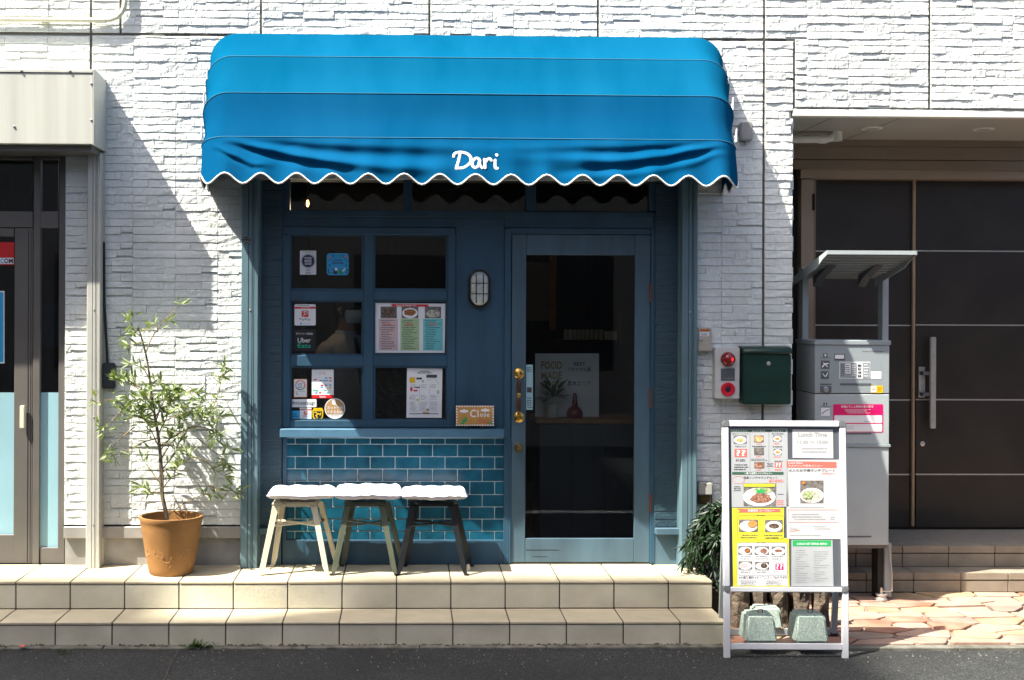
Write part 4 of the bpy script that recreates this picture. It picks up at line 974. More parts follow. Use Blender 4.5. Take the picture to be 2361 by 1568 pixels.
def f(m):
    stroke(m, Sp, [(1105.5, 966), (1106, 974.5)], 1.6, .001); stroke(m, Sp, [(1105, 966), (1111, 967), (1112, 972), (1106, 974.6)], 1.6, .001); stroke(m, Sp, ell(1116, 972.5, 2, 2.1, 8)+[(1118.2, 971), (1118.5, 974.5)], 1.3, .001); stroke(m, Sp, [(1121.4, 970), (1121.4, 974.5)], 1.3, .001); stroke(m, Sp, [(1121.4, 971.5), (1124, 970.2)], 1.3, .001); stroke(m, Sp, [(1125.6, 971), (1125.8, 974.3)], 1.3, .001)
ink(s, M['redlight'], f, 'lettering')
def f(m): flat(m, Sp, [(1061, 978), (1066, 972), (1060.5, 962), (1065, 968), (1070, 968), (1073.5, 961), (1079, 964), (1074, 966), (1078, 970), (1072, 973), (1070, 978)], .001); flat(m, Sp, [(1126, 978.5), (1133, 972), (1135, 978.5)], .001)
ink(s, M['green'], f)
m_ = MB()
for px in (1077, 1113): p = W(px, 985, -.02); m_.box(p.x-.012, p.x+.012, -.03, .015, W(px, 990, -.02).z+.001, plz0)
m_.build('stand_foot', M['black'], s)

# ------------------------------------------------------------------ fixtures on the right pier
def wallbox(name, label, cat, x0, y0, x1, y1, dep, m, bev=.006):
    a, b, c, d = R(x0, y0, x1, y1, -dep); th_ = thing(name, label, cat, ((a+b)/2, 0, c)); MB().box(a, b, -dep, 0.002, c, d).build('case', m, th_, bevel=bev, seg=2); return th_, SY(-dep)
t_, S_ = wallbox('meter_box', 'small beige box with an orange label, above the red alarm panel', 'box', 1608.5, 755.5, 1641, 810.8, .06, M['beigebox'])
ink(t_, M['orange'], lambda m: flat(m, S_, rect(1613, 759, 1636, 764), .001)); ink(t_, M['paper'], lambda m: flat(m, S_, rect(1614, 765.5, 1635, 775.5), .001))
def f(m): text(m, S_, '危険注意', 1615, 760, 1634, 763.4, .0016, .01); greek(m, S_, 1616, 767, 1634, 774.5, 3, .0016)
ink(t_, M['ink'], f, 'lettering')
p = S_.pt(1617.5, 783); MB().lathe(tuple(p), [(.010, 0), (.010, .004), (.004, .006)], 14, 'y').build('lock', M['silver'], t_, smooth=True)
t_, S_ = wallbox('fire_alarm', 'white fire alarm panel with a red lamp and red push button', 'fire alarm', 1648.8, 801.7, 1705.5, 920, .075, M['alarmcase'], .004)
p = S_.pt(1677.8, 828); MB().lathe(tuple(p), [(.043, 0), (.043, .008), (.040, .022), (.030, .036), (.016, .044), (.004, .046)], 28, 'y').build('alarm_lamp', M['redglass'], t_, smooth=True)
p = S_.pt(1678, 897.4); MB().lathe(tuple(p), [(.041, 0), (.041, .008), (.036, .012), (.018, .009), (.016, .006)], 28, 'y').build('button_ring', M['alarmred'], t_, smooth=True)
q = S_.pt(1680.5, 828); MB().lathe((q.x, q.y-.0405, q.z), [(.016, 0), (.012, .003), (.004, .0045)], 16, 'y').build('lamp_glow', mat('red_glow', (.8, .01, .01), .3, emit=((1, .01, .01), 1.1)), t_, smooth=True)
MB().lathe(tuple(p+Vector((0, -.006, 0))), [(.0155, 0), (.0155, .004), (.004, .006)], 20, 'y').build('button', M['black'], t_, smooth=True)
ink(t_, M['lockerdark'], lambda m: plate(m, S_, rect(1662, 849.4, 1694, 877.8), 0, .003), 'name_plate')
def f(m): text(m, S_, '火災報知機', 1666, 870.5, 1691, 874.8, .0037, .0); 
ink(t_, M['inklight'], f, 'lettering')
a, b, c, d = R(1713, 800, 1826, 933, -.11); mx = thing('mailbox', 'dark green metal mailbox with a curved lid on the white pier', 'mailbox', ((a+b)/2, 0, c))
zl = W(1769, 815.5, -.11).z
MB().box(a+.003, b-.003, -.105, 0.002, c+.001, zl-.001).build('case', M['mailgreen'], mx, bevel=.006, seg=2)
pr_ = [(0.001, zl), (-.115, zl), (-.119, zl+.012), (-.112, zl+.026), (-.095, zl+.036), (-.06, zl+.041), (0.001, zl+.043)]
m_ = MB(); m_.prism([(a, y, z) for y, z in pr_], [(b, y, z) for y, z in pr_]); m_.build('lid', M['mailgreen'], mx, smooth=True, bevel=.003)
Sx = SY(-.105); p = Sx.pt(1772, 838); MB().lathe(tuple(p), [(.012, 0), (.012, .003), (.004, .005)], 14, 'y').build('lock', M['steel'], mx, smooth=True)
m_ = MB(); q_ = W(1769, 899, -.105).z; m_.box(a+.006, b-.006, -.1062, -.1, q_-.0012, q_+.0012); m_.build('door_seam', M['black'], mx)
t_, S_ = wallbox('junction_box', 'small grey box half behind the right end of the awning', 'box', 1708, 281, 1736, 323.4, .06, M['flash'])
a_, b_, c_, d_ = R(1716, 323.4, 1719, 336, -.02); MB().box(a_, b_, -.03, -.02, c_, d_-.002).build('bracket', M['flash'], t_)
t_, S_ = wallbox('outdoor_socket', 'small outdoor power socket with a flip cover, low on the pier above the plant', 'socket', 1611, 1113, 1643.7, 1142, .055, M['alu_pale'], .006)
a, b, c, d = R(1609, 1111.5, 1642, 1163, -.02); MB().box(a-.002, b+.002, -.02, .001, c, d+.004).build('back_plate', M['lockerdark'], t_, bevel=.003)
a, b, c, d = R(1614, 1142.5, 1639, 1160, -.045); MB().box(a, b, -.045, -.02, c, d).build('socket_body', M['oldbrass'], t_, bevel=.004)
p = S_.pt(1627, 1118); MB().lathe(tuple(p), [(.005, 0), (.004, .002)], 8, 'y').build('screw', M['black'], t_)

# ------------------------------------------------------------------ left shop: shutter box, door, pipe, cable
BD = .305
a = W(-700, 250, -BD).x; b = W(214, 250, -BD).x; zb_, zt_ = W(100, 333.5, -BD).z, W(100, 168.5, -BD).z; zt2 = W(100, 160, -BD).z
sbx = thing('shutter_box', 'cream metal shutter box with rivets over the left shop entrance', 'shutter box', ((a+b)/2, -BD/2, zb_))
MB().box(a, b, -BD, -.005, zb_+.004, zt_).build('front_panel', M['box'], sbx, bevel=.003)
m_ = MB(); m_.box(a, b, -BD-.004, -.006, zt_+.003, zt2); m_.build('top_flange', M['box'], sbx, bevel=.002)
pr_ = [(-BD-.003, zb_), (-BD-.003, zt2), (-BD+.08, zt2+.004), (-.09, zt2-.004), (-.03, zt2-.018), (-.004, zt2-.045), (-.004, zb_)]
m_ = MB(); m_.prism([(b+.0005, y, z) for y, z in pr_], [(b+.006, y, z) for y, z in pr_]); m_.build('side_panel', M['alu_pale'], sbx)
m_ = MB(); m_.box(a, b-.02, -BD+.05, -.02, zb_-.03, zb_+.002); m_.build('slot_rail', M['alu'], sbx)
m_ = MB(); Sb = SY(-BD)
for px, py in ((50, 163.5), (162, 164), (211, 193), (211, 277), (33, 292)): p = Sb.pt(px, py, .004 if py < 168 else 0); m_.lathe(tuple(p), [(.0075, 0), (.0065, .004), (.002, .006)], 10, 'y')
m_.build('rivet', M['silver'], sbx, smooth=True)
YL = .048
ld = thing('shop_door', 'bronze aluminium glazed door and sidelight with frosted blue film, far left', 'door', (XJ(60), YL, Z_PLAT))
def alu(name, m, x0, y0, x1, y1, Y=YL, dep=.05, par=None, bev=.002):
    a, b, c, d = R(x0, y0, x1, y1, Y); return MB().box(a, b, Y, Y+dep, max(c, Z_PLAT+.001), d).build(name, m, par or ld, bevel=bev)
alu('jamb', M['alu'], 135, 352, 150.3, 1301); alu('mullion', M['alu'], 76, 352, 91.5, 1301, YL-.006)
alu('head', M['alu'], -90, 352, 75.5, 368); alu('head', M['alu'], 92, 352, 134.5, 368)
alu('transom', M['alu'], -90, 487, 75.5, 524, YL-.003); alu('transom', M['alu'], 92, 487, 134.5, 526, YL-.003); alu('bottom_rail', M['alu'], 92, 1263, 134.5, 1300)
for x0, x1 in ((-90, 75.5), (92, 134.5)): alu('transom_pane', M['glass'], x0, 368, x1, 487, YL+.02, .004, bev=0)
alu('side_pane', M['glass'], 92, 526, 134.5, 1263, YL+.02, .004, bev=0)
alu('film', M['film'], 92.5, 905, 134, 1262.5, YL+.0165, .0025, bev=0)
ldo = alu('door_stile', M['alu'], 32.5, 526, 75, 1299, YL+.004)
alu('top_rail', M['alu'], -90, 526, 32, 545, YL+.005); alu('bottom_rail', M['alu'], -90, 1233, 32, 1299, YL+.005)
alu('door_pane', M['glass'], -90, 545, 32, 1233, YL+.022, .004, bev=0); alu('film', M['film'], -90, 905, 31.8, 1232.5, YL+.0185, .0025, bev=0)
m_ = MB(); gx = W(64, 900, YL).x; m_.box(gx-.002, gx+.002, YL+.0025, YL+.01, Z_PLAT+.01, W(64, 530, YL).z); gx = W(70, 900, YL).x; m_.box(gx-.001, gx+.001, YL+.0025, YL+.01, Z_PLAT+.01, W(64, 530, YL).z); m_.build('groove', M['dark'], ld)
a, b, c, d = R(45, 935, 56, 988, YL-.03); MB().box(a, b, YL-.03, YL-.008, c, d).build('handle', M['pipe'], ld, bevel=.004, seg=2)
MB().box(W(-90, 800, .1).x, W(150, 800, .1).x, .6, .7, Z_PLAT, W(100, 352, .1).z).build('wall', M['wood'], kind='structure')
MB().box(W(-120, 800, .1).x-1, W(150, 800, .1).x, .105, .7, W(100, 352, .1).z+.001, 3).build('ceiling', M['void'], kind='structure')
MB().box(W(-120, 800, .1).x-1.5, W(-91, 800, .1).x, .02, .7, Z_PLAT, 2.75).build('wall', M['siding'], kind='structure')
a, b, c, d = R(98, 700, 132, 800, .4); MB().box(a, b, .4, .45, c, d).build('chair', M['cabinet'], label='dark chair back behind the narrow sidelight on the far left', cat='chair')
SL = SY(YL+.022); s = sheet('sticker', M['red'], rect(-52, 558.5, 32.8, 611), 'red security sticker with dark COM lettering on the far left glass door', 'sticker', S=SL)
ink(s, M['paper'], lambda m: flat(m, SL, rect(-50, 594.5, 31.8, 608.5), Z1))
ink(s, M['navy'], lambda m: text(m, SL, 'OM', 9.5, 596, 30.5, 607, Z2, .03), 'lettering'); ink(s, M['cyan'], lambda m: text(m, SL, 'C', 1, 596, 8, 607, Z2, .03), 'lettering')
s = sheet('wall_poster', M['cyan'], rect(-70, 674, 8, 835), 'blue poster with a white border at the left edge of the glass door', 'poster', S=SL)
m_ = MB(); 
for q in (rect(8, 671, 10.5, 838), rect(-70, 671, 8, 674), rect(-70, 835, 8, 838)): plate(m_, SL, q, 0, .0012)
m_.build('border', M['paper'], s)
# conduit by the post, black cable and its box
p0, p1 = W(239, 170, -.02), W(239, 562, -.02); pp = thing('conduit', 'thin beige conduit running down beside the grey shutter post', 'conduit', (p0.x, -.02, p1.z))
MB().tube([(p0.x, -.018, zt2-.03), (p0.x, -.018, p1.z)], .010, 10).build('pipe', M['beigebox'], pp, smooth=True)
q0, q1 = W(239.5, 558, -.02), W(248.5, 840, -.02); cbl = thing('cable_box', 'small black cable box hanging on a black cable beside the grey post', 'cable box', (q1.x, -.03, q1.z))
MB().tube([(q0.x, -.022, q0.z), (q0.x+.004, -.02, (q0.z+q1.z)/2), (q1.x, -.022, q1.z-.01)], .0075, 8).build('cable', M['dark'], cbl, smooth=True)
a, b, c, d = R(236, 837, 264.5, 896, -.04); MB().box(a, b, -.045, -.006, c, d).build('case', mat('black_case', (.03, .036, .042), .45), cbl, bevel=.006, seg=2)
# drain pipe top left
YPp = -.034; m_ = MB(); 
pts = [W(-140, 44.5, YPp), W(100, 45.5, YPp), W(236, 47.0, YPp)]
arc = [W(255, 45.5, YPp), W(270, 40, YPp), W(281, 29, YPp), W(287, 14, YPp), W(289, -5, YPp), W(289.5, -60, YPp)]
dp = thing('drain_pipe', 'cream plastic pipe bending upward on the wall, top left corner', 'pipe', (pts[2].x, YPp, pts[2].z))
MB().tube(pts+arc, .0145, 12).build('pipe', M['pipe'], dp, smooth=True)
m_ = MB(); p = W(232, 46.8, YPp); m_.tube([p-Vector((.03, 0, 0)), p+Vector((.03, 0, 0))], .0185, 12); p = W(100, 45.5, YPp); m_.box(p.x-.012, p.x+.012, YPp, 0, p.z-.02, p.z+.02); m_.build('coupling', M['pipe'], dp, smooth=True)

# ------------------------------------------------------------------ recessed entrance on the right
Y_FA, Y_DR = .98, 1.16
XR1 = XJ(2600)
ra = thing('entrance', 'brown recessed entrance with a dark panelled double door', 'entrance', (XJ(2150), 1.0, .2855))
zs0 = Z_SOFF-.012
MB().box(X_PIER1, XR1, -.006, .05, W(2100, 270, 0).z, zs0+.006).build('soffit_trim', M['trim'], ra, bevel=.003)
zsf = W(2100, 269, 0).z-.002
xb0 = W(1831, 600, .5).x-.25
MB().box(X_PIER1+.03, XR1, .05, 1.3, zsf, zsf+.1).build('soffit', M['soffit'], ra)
m_ = MB(); m_.box(W(2010, 290, .5).x, W(2010, 290, .5).x+.004, .06, 1.0, zsf-.0012, zsf+.02); m_.box(W(1862, 290, .5).x, W(1862, 290, .5).x+.004, .06, 1.0, zsf-.0012, zsf+.02); m_.build('soffit_joint', M['sealant'], ra)
for px in (2010, 2268):
    p = W(px, 293, .45); cl_ = thing('downlight', 'round white downlight in the recess ceiling, %s' % ('near the white drain pipe' if px < 2100 else 'farther right from the drain pipe'), 'downlight', (p.x, .45, zsf), group='downlights in the entrance ceiling')
    MB().lathe((p.x, .45, zsf), [(.062, -.008), (.066, -.004), (.066, .0)], 24).build('rim', M['trim'], cl_, smooth=True); MB().lathe((p.x, .45, zsf), [(.045, -.0085), (.045, -.002)], 20).build('lens', M['soffit'], cl_)
def fas(name, m, x0, y0, x1, y1, Y, dep, bev=.002): 
    a, b, c, d = R(x0, y0, x1, y1, Y); return MB().box(a, b, Y, Y+dep, c, d).build(name, m, ra, bevel=bev)
XE = 2560
fas('fascia_panel', M['taupe'], 1790, 300, XE, 338.4, Y_FA, .08); fas('fascia_panel', M['taupe'], 1790, 339.2, XE, 368.5, Y_FA, .08); fas('fascia_panel', M['taupe'], 1790, 370.5, XE, 391, Y_FA+.01, .08)
fas('head_frame', M['taupelight'], 1846, 392, XE, 413, Y_FA+.04, .12); fas('jamb', M['taupelight'], 1846, 413.5, 1876, 1219, Y_FA+.04, .12); fas('jamb_stop', M['taupe'], 1876.2, 414, 1880, 1219, Y_FA+.08, .08)
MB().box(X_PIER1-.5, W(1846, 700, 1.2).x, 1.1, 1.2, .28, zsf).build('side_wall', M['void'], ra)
MB().box(X_PIER1-.3, X_PIER1-.02, .262, 1.3, .03, zsf).build('return_wall', M['taupe'], ra)
rows = [413, 579.5, 750, 922, 1094, 1217]
for x0, x1 in ((1880.5, 2101.5), (2111.5, XE)):
    for i in range(5):
        fas('door_panel', M['doorblack'], x0, rows[i]+(1.7 if i else 0), x1, rows[i+1]-1.7, Y_DR, .05, .0015)
for i in range(1, 5): 
    for x0, x1 in ((1880.5, 2101.5), (2111.5, XE)): fas('inlay_strip', M['steel'], x0, rows[i]-1.4, x1, rows[i]+1.4, Y_DR+.003, .04, 0)
a, b, c, d = R(1880, 413, XE, 1219, Y_DR+.03); MB().box(a, b, Y_DR+.03, Y_DR+.08, c, d).build('door_core', M['doorblack'], ra)
a, b, c, d = R(2102, 413, 2111, 1213, Y_DR-.02); m_ = MB(); m_.tube([((a+b)/2, Y_DR-.012, c), ((a+b)/2, Y_DR-.012, d)], (b-a)/2, 12); m_.build('meeting_bar', M['bronzebar'], ra, smooth=True)
a, b, c, d = R(2145, 777, 2158, 988, Y_DR-.07); m_ = MB(); m_.box(a, b, Y_DR-.075, Y_DR-.05, c, d)
hb = m_.build('pull_handle', M['steel'], ra, bevel=.004, seg=2)
for py in (860, 908): z = W(2140, py, Y_DR).z; m_ = MB(); m_.box(W(2119, py, Y_DR).x, a+.006, Y_DR-.064, Y_DR-.05, z-.012, z+.012); m_.box(W(2119, py, Y_DR).x, W(2130, py, Y_DR).x, Y_DR-.05, Y_DR, z-.012, z+.012); m_.build('handle_arm', M['lockerdark'], hb)
a, b, c, d = R(2118, 846, 2133, 917, Y_DR-.01); MB().box(a, b, Y_DR-.012, Y_DR, c, d).build('handle_plate', M['steel'], hb, bevel=.002)
p = W(2126.5, 1023, Y_DR); MB().lathe((p.x, Y_DR, p.z), [(.017, 0), (.017, .006), (.006, .009)], 16, 'y').build('lock', M['steel'], ra, smooth=True)
for ya, yb in ((447, 485),): a, b, c, d = R(1874, ya, 1880, yb, Y_FA+.03); MB().tube([((a+b)/2, Y_FA+.032, c), ((a+b)/2, Y_FA+.032, d)], .009, 8).build('hinge', M['bronze'], ra)
# white pipe under the soffit
YW = .62; q = [W(1780, 321, YW), W(1905, 320.5, YW), W(1918, 317, YW), W(1927, 309, YW), W(1930, 298, YW)]; q.append(Vector((q[-1].x, YW, zsf)))
dp = thing('drain_pipe', 'white drain pipe with an elbow under the recess ceiling, right of the pier', 'pipe', tuple(q[-1])); MB().tube(q, .026, 14).build('pipe', M['trim'], dp, smooth=True)
m_ = MB(); m_.tube([q[-1]-Vector((0, 0, .06)), q[-1]], .033, 14); m_.build('collar', M['trim'], dp, smooth=True); m_ = MB(); m_.tube([q[1]-Vector((.05, 0, 0)), q[1]], .030, 14); m_.build('elbow', M['trim'], dp, smooth=True)

# ------------------------------------------------------------------ grey delivery locker with canopy
YK = .10; SK = SY(YK)
a, b, c, d = R(1878, 795.5, 2050, 1257, YK); lk = thing('delivery_locker', 'grey metal parcel locker with a ribbed canopy on posts, behind the menu board', 'locker', ((a+b)/2, YK+.18, .031))
zmid = W(1960, 1027.5, YK).z; zsep = W(1960, 908, YK).z
MB().box(a, b, YK, YK+.36, zsep+.003, d).build('upper_compartment', M['locker'], lk, bevel=.003); MB().box(a, b, YK, YK+.36, zmid+.008, zsep-.003).build('middle_compartment', M['lockerlight'], lk, bevel=.003)
MB().box(a, b, YK+.002, YK+.36, c, zmid-.009).build('lower_compartment', M['lockerlight'], lk, bevel=.003)
MB().box(a-.004, b+.008, YK-.006, YK+.365, d+.001, W(1960, 784.9, YK).z).build('top_cap', M['locker'], lk, bevel=.003); MB().box(a-.002, b+.008, YK-.005, YK+.362, zmid-.0085, zmid+.0075).build('mid_cap', M['locker'], lk, bevel=.002)
MB().box(a+.01, b-.004, YK+.01, YK+.35, W(1960, 1265, YK).z, c-.001).build('base_rail', M['alu'], lk)
MB().box(a+.006, b-.006, YK+.01, YK+.35, zsep-.004, zsep+.004).build('door_gap', M['black'], lk)
for x0, x1 in ((1849, 1863), (2033, 2047.5)):
    pa, pb, _, _ = R(x0, 600, x1, 900, YK+.38); zt_ = W((x0+x1)/2, 615, YK+.3).z
    MB().box(pa, pb, YK+.37, YK+.45, .031, zt_).build('post', M['lockerlight'], lk, bevel=.003)
fa, fb = W(1908, 577, -.06), W(2112, 577, -.06); zf = W(2010, 579, -.06).z; zbk = W(1930, 640, .58).z
m_ = MB(); th2 = .018
def can(x, y): return zf+(zbk-zf)*(y+.06)/.64
x0_, x1_ = fa.x, fb.x
for y0, y1 in ((-.06, .58),):
    m_.prism([(x0_, y0, can(0, y0)), (x1_, y0, can(0, y0)), (x1_, y1, can(0, y1)), (x0_, y1, can(0, y1))], [(x0_, y0, can(0, y0)-.008), (x1_, y0, can(0, y0)-.008), (x1_, y1, can(0, y1)-.008), (x0_, y1, can(0, y1)-.008)])
cn = m_.build('canopy', M['locker'], lk)
for xx in (x0_-.004, x1_+.001): MB().prism([(xx, -.065, can(0, -.065)+.003), (xx, .59, can(0, .59)+.003), (xx, .59, can(0, .59)-.05), (xx, .12, can(0, .12)-.055), (xx, .02, can(0, .02)-.03), (xx, -.065, can(0, -.065)-.022)], [(xx+.004, -.065, can(0, -.065)+.003), (xx+.004, .59, can(0, .59)+.003), (xx+.004, .59, can(0, .59)-.05), (xx+.004, .12, can(0, .12)-.055), (xx+.004, .02, can(0, .02)-.03), (xx+.004, -.065, can(0, -.065)-.022)]).build('canopy_end', M['lockerlight'], lk)
m_ = MB(); m_.box(x0_, x1_, -.066, -.0605, can(0, -.06)-.02, can(0, -.06)+.003); m_.build('canopy_edge', M['lockerlight'], lk)
for k_ in range(7): yy = -.03+k_*.062; MB().prism([(x0_+.01, yy, can(0, yy)-.0085), (x1_-.01, yy, can(0, yy)-.0085), (x1_-.01, yy+.02, can(0, yy+.02)-.0085), (x0_+.01, yy+.02, can(0, yy+.02)-.0085)], [(x0_+.01, yy, can(0, yy)-.024), (x1_-.01, yy, can(0, yy)-.024), (x1_-.01, yy+.02, can(0, yy+.02)-.024), (x0_+.01, yy+.02, can(0, yy+.02)-.024)]).build('rib', M['locker'], cn)
for xx in (x0_+.08, x1_-.16): MB().prism([(xx, .16, can(0, .16)-.03), (xx, .45, can(0, .45)-.02), (xx, .45, can(0, .45)-.09), (xx, .36, can(0, .36)-.05)], [(xx+.05, .16, can(0, .16)-.03), (xx+.05, .45, can(0, .45)-.02), (xx+.05, .45, can(0, .45)-.09), (xx+.05, .36, can(0, .36)-.05)]).build('canopy_bracket', M['lockerdark'], lk)
# print and fittings on the locker's face
for q_ in (rect(1936.8, 883.8, 2008.5, 888.4), rect(1890.5, 884.5, 1917, 888), rect(1933, 998.5, 2009, 1001.5)): ink(lk, M['lockerdark'], lambda m: flat(m, SK, q_, .0012), 'slot')
for q_ in (rect(1891, 824.3, 1917, 825.3), rect(1891, 937.5, 1917, 938.5)): ink(lk, M['lockerdark'], lambda m: flat(m, SK, q_, .0012), 'line')
for q_ in (rect(1892.5, 831.5, 1912.5, 850.5), rect(1892.5, 856, 1911, 874), rect(1890.5, 890.5, 1917, 905.5), rect(1898, 814.5, 1907.5, 823.5), rect(1898, 929, 1907, 936), rect(1923, 816, 1948.5, 831.5)): ink(lk, M['lockerdark'], lambda m: flat(m, SK, q_, .0012), 'pictogram')
Sk2 = SY(YK+.002)
ink(lk, M['lockerdark'], lambda m: flat(m, Sk2, rect(1933, 1235.5, 2009, 1239), .0012), 'slot')
def f(m):
    flat(m, SK, rect(1935, 834, 2006.5, 873), .0012); text(m, SK, '1', 1901, 816, 1904.5, 822, .002, .03); text(m, SK, '2', 1901, 930.5, 1904.5, 935, .002, .03)
    flat(m, SK, rect(1925, 818, 1946, 827), .002); flat(m, SK, rect(2008, 856, 2032, 874), .0012)
    stroke(m, SK, [(1896, 846), (1901, 840), (1909, 838)], 3, .002); stroke(m, SK, [(1898, 836), (1908, 846)], 2, .002); stroke(m, SK, [(1897, 862), (1903, 868), (1908, 860)], 2, .002)
    flat(m, SK, rect(1893, 940, 1913, 959), .002)
ink(lk, M['paper'], f)
def f(m):
    flat(m, SK, rect(1936.5, 836, 1975, 871.5), .002); flat(m, SK, rect(1989, 836, 2005, 871.5), .002)
    flat(m, SK, rect(2010, 835, 2031.5, 855), .0012); stroke(m, SK, [(1895, 954), (1902, 948), (1911, 944)], 2.6, .0026)
ink(lk, M['locker'], f)
def f(m): flat(m, SK, rect(1949, 838, 1961, 861), .0026); greek(m, SK, 1963, 840, 1974, 868, 6, .0026, .4); greek(m, SK, 1990, 838, 2004, 870, 5, .0026, .4)
ink(lk, M['paper'], f)
def f(m): greek(m, SK, 1950, 840, 1960, 859, 4, .0032, .5); greek(m, SK, 1977, 838, 1987, 870, 4, .0026, .6); greek(m, SK, 1938, 839, 1947, 868, 6, .0028, .4); text(m, SK, 'SmartStorage', 1988, 808.5, 2036, 812, .0012)
ink(lk, M['ink'], f, 'lettering')
ink(lk, M['yellow'], lambda m: flat(m, SK, rrect(2007, 889, 2035.8, 906, 2), .0012)); ink(lk, M['paper'], lambda m: flat(m, SK, rect(2008, 890.5, 2020.5, 904.6), .0018))
ink(lk, M['orange'], lambda m: (greek(m, SK, 2023, 892, 2034, 903, 3, .0018), stroke(m, SK, [(2011, 898), (2017, 896)], 1.5, .0024)))
p = SK.pt(1904, 898); MB().lathe(tuple(p), [(.017, 0), (.017, .006), (.012, .008)], 18, 'y').build('lock', M['silver'], lk, smooth=True)
ink(lk, M['magenta'], lambda m: plate(m, SK, rrect(1921, 932, 2036, 997, 3), 0, .0012), 'notice')
def f(m): text(m, SK, 'お預かりした荷物を受け取る', 1939, 934.5, 2013, 940.5, .0018, .01); greek(m, SK, 1947, 943, 2008, 953.5, 4, .0018, .35); flat(m, SK, rrect(1923.5, 957.5, 2033.5, 974.8, 2), .0018); flat(m, SK, rrect(1923.5, 977.5, 2033.5, 995, 2), .0018)
ink(lk, M['paper'], f)
ink(lk, M['inklight'], lambda m: (greek(m, SK, 1990, 970, 2012, 973, 1, .0024), greek(m, SK, 1930, 981, 1975, 990, 2, .0024, .2)))
for px in (2035,):
    pa, pb, _, _ = R(2021, 1270, 2050, 1380, YK+.12); pm = pa+(pb-pa)*.45
    MB().box(pa, pm, YK+.10, YK+.20, .031, c).build('leg', M['dark'], lk); MB().box(pm, pb, YK+.08, YK+.14, .05, c).build('leg', M['locker'], lk, bevel=.003)  # one leg in two colours: black paints its shaded left face, grey its front
    p = W(2032, 1383, YK+.06); m_ = MB(); m_.lathe((p.x, YK+.06, .031), [(.035, 0), (.035, .016), (.028, .022), (.028, .034), (.034, .036), (.034, .042), (.008, .044), (.008, .08)], 16); m_.build('levelling_foot', M['steel'], lk, smooth=True)
    p2 = W(2054, 1270, YK+.06); m_ = MB(); m_.tube([(p2.x-.012, YK+.06, c), (p2.x+.006, YK+.06, .2), (p2.x+.008, YK+.06, .09), (p.x, YK+.06, .088)], .005, 6); m_.build('stay', M['steel'], lk)
pa, pb, _, _ = R(1880, 1270, 1900, 1380, YK+.12); MB().box(pa, pb, YK+.08, YK+.14, .031, c).build('leg', M['locker'], lk)

# ------------------------------------------------------------------ A-frame menu board
fl, fr_ = ground(1676, 1517), ground(1949, 1520.5); top = SY(fl.y+.15).pt(1806, 970)
bvec = Vector((0, top.y-fl.y, top.z)); bu = bvec.normalized(); nn = Vector((0, -bu.z, bu.y))
SB = Surf((0, fl.y, 0), nn)
ab = thing('menu_board', 'white framed A-frame menu board full of lunch menus standing on the asphalt', 'sign board', (1.85, fl.y+.15, 0))
def bar(name, m, pts, o0, o1, bev=.004): m_ = MB(); plate(m_, SB, pts, o0, o1); return m_.build(name, m, ab, bevel=bev, seg=2)
bar('backing_panel', M['backing'], [(1672, 976), (1940, 977), (1947, 1358), (1676, 1358)], -.012, .002, 0)
bar('leg', M['steelwhite'], [(1668.6, 1364), (1683, 1364), (1683, 1517), (1668.6, 1517)], -.012, .012, .003); bar('leg', M['steelwhite'], [(1941, 1364), (1955.5, 1364), (1955.5, 1520), (1941, 1520)], -.012, .012, .003)
bar('frame_rail', M['steelwhite'], [(1680, 969.5), (1933, 970.5), (1933, 985), (1680, 984)], -.013, .016); bar('frame_rail', M['steelwhite'], [(1682, 1352.6), (1940, 1353.6), (1940, 1365.6), (1682, 1364.6)], -.013, .016)
bar('frame_rail', M['steelwhite'], [(1664.5, 984.5), (1679, 984.5), (1682, 1352), (1667.5, 1352)], -.0125, .0155); bar('frame_rail', M['steelwhite'], [(1934, 985.5), (1948.6, 985.5), (1954.3, 1353), (1940.2, 1353)], -.0125, .0155)
for (x0, y0, x1, y1), rc in (((1664.3, 969.3, 1679.7, 984.2), 3), ((1933.3, 970.4, 1948.8, 985.3), 0), ((1667.4, 1352.3, 1681.8, 1365), 2), ((1940.3, 1353.3, 1955.2, 1366), 1)):
    P = []; r_ = 9
    for k_, (cx, cy) in enumerate(((x1, y0), (x1, y1), (x0, y1), (x0, y0))):
        if k_ == rc:
            ccx, ccy = cx+(-r_ if cx == x1 else r_), cy+(-r_ if cy == y1 else r_); a0 = (-90, 0, 90, 180)[k_]
            P += [(ccx+r_*math.cos(math.radians(a0+q_*15)), ccy+r_*math.sin(math.radians(a0+q_*15))) for q_ in range(7)]
        else: P.append((cx, cy))
    bar('corner', M['silver'], P, -.014, .017, .003)
bar('crossbar', M['steelwhite'], [(1683.5, 1482.7), (1940.5, 1484), (1940.5, 1498), (1683.5, 1496.7)], -.010, .010, .002)
# rear frame
rz = Vector((0, .30, 0)); yb_ = fl.y+.31
def rear(name, x0, x1, ztop, zbot, m=M['locker']):
    m_ = MB(); yt_ = top.y+.02
    m_.prism([(x0, yt_, top.z-.02), (x1, yt_, top.z-.02), (x1, yb_, zbot), (x0, yb_, zbot)], [(x0, yt_+.02, top.z-.02), (x1, yt_+.02, top.z-.02), (x1, yb_+.02, zbot), (x0, yb_+.02, zbot)]); return m_.build(name, m, ab)
xl, xr = W(1657, 1400, yb_).x, W(1917, 1400, yb_).x
rear('rear_leg', xl, xl+.027, 0, .012); rear('rear_leg', xr, xr+.03, 0, .012)
zb_ = W(1800, 1465, yb_).z; MB().box(xl+.03, xr-.002, yb_+.004, yb_+.022, zb_, zb_+.032).build('rear_crossbar', M['locker'], ab)
for xx in (xl, xr): MB().box(xx-.004, xx+.034, yb_-.004, yb_+.026, .001, .05).build('rubber_foot', M['dark'], ab)
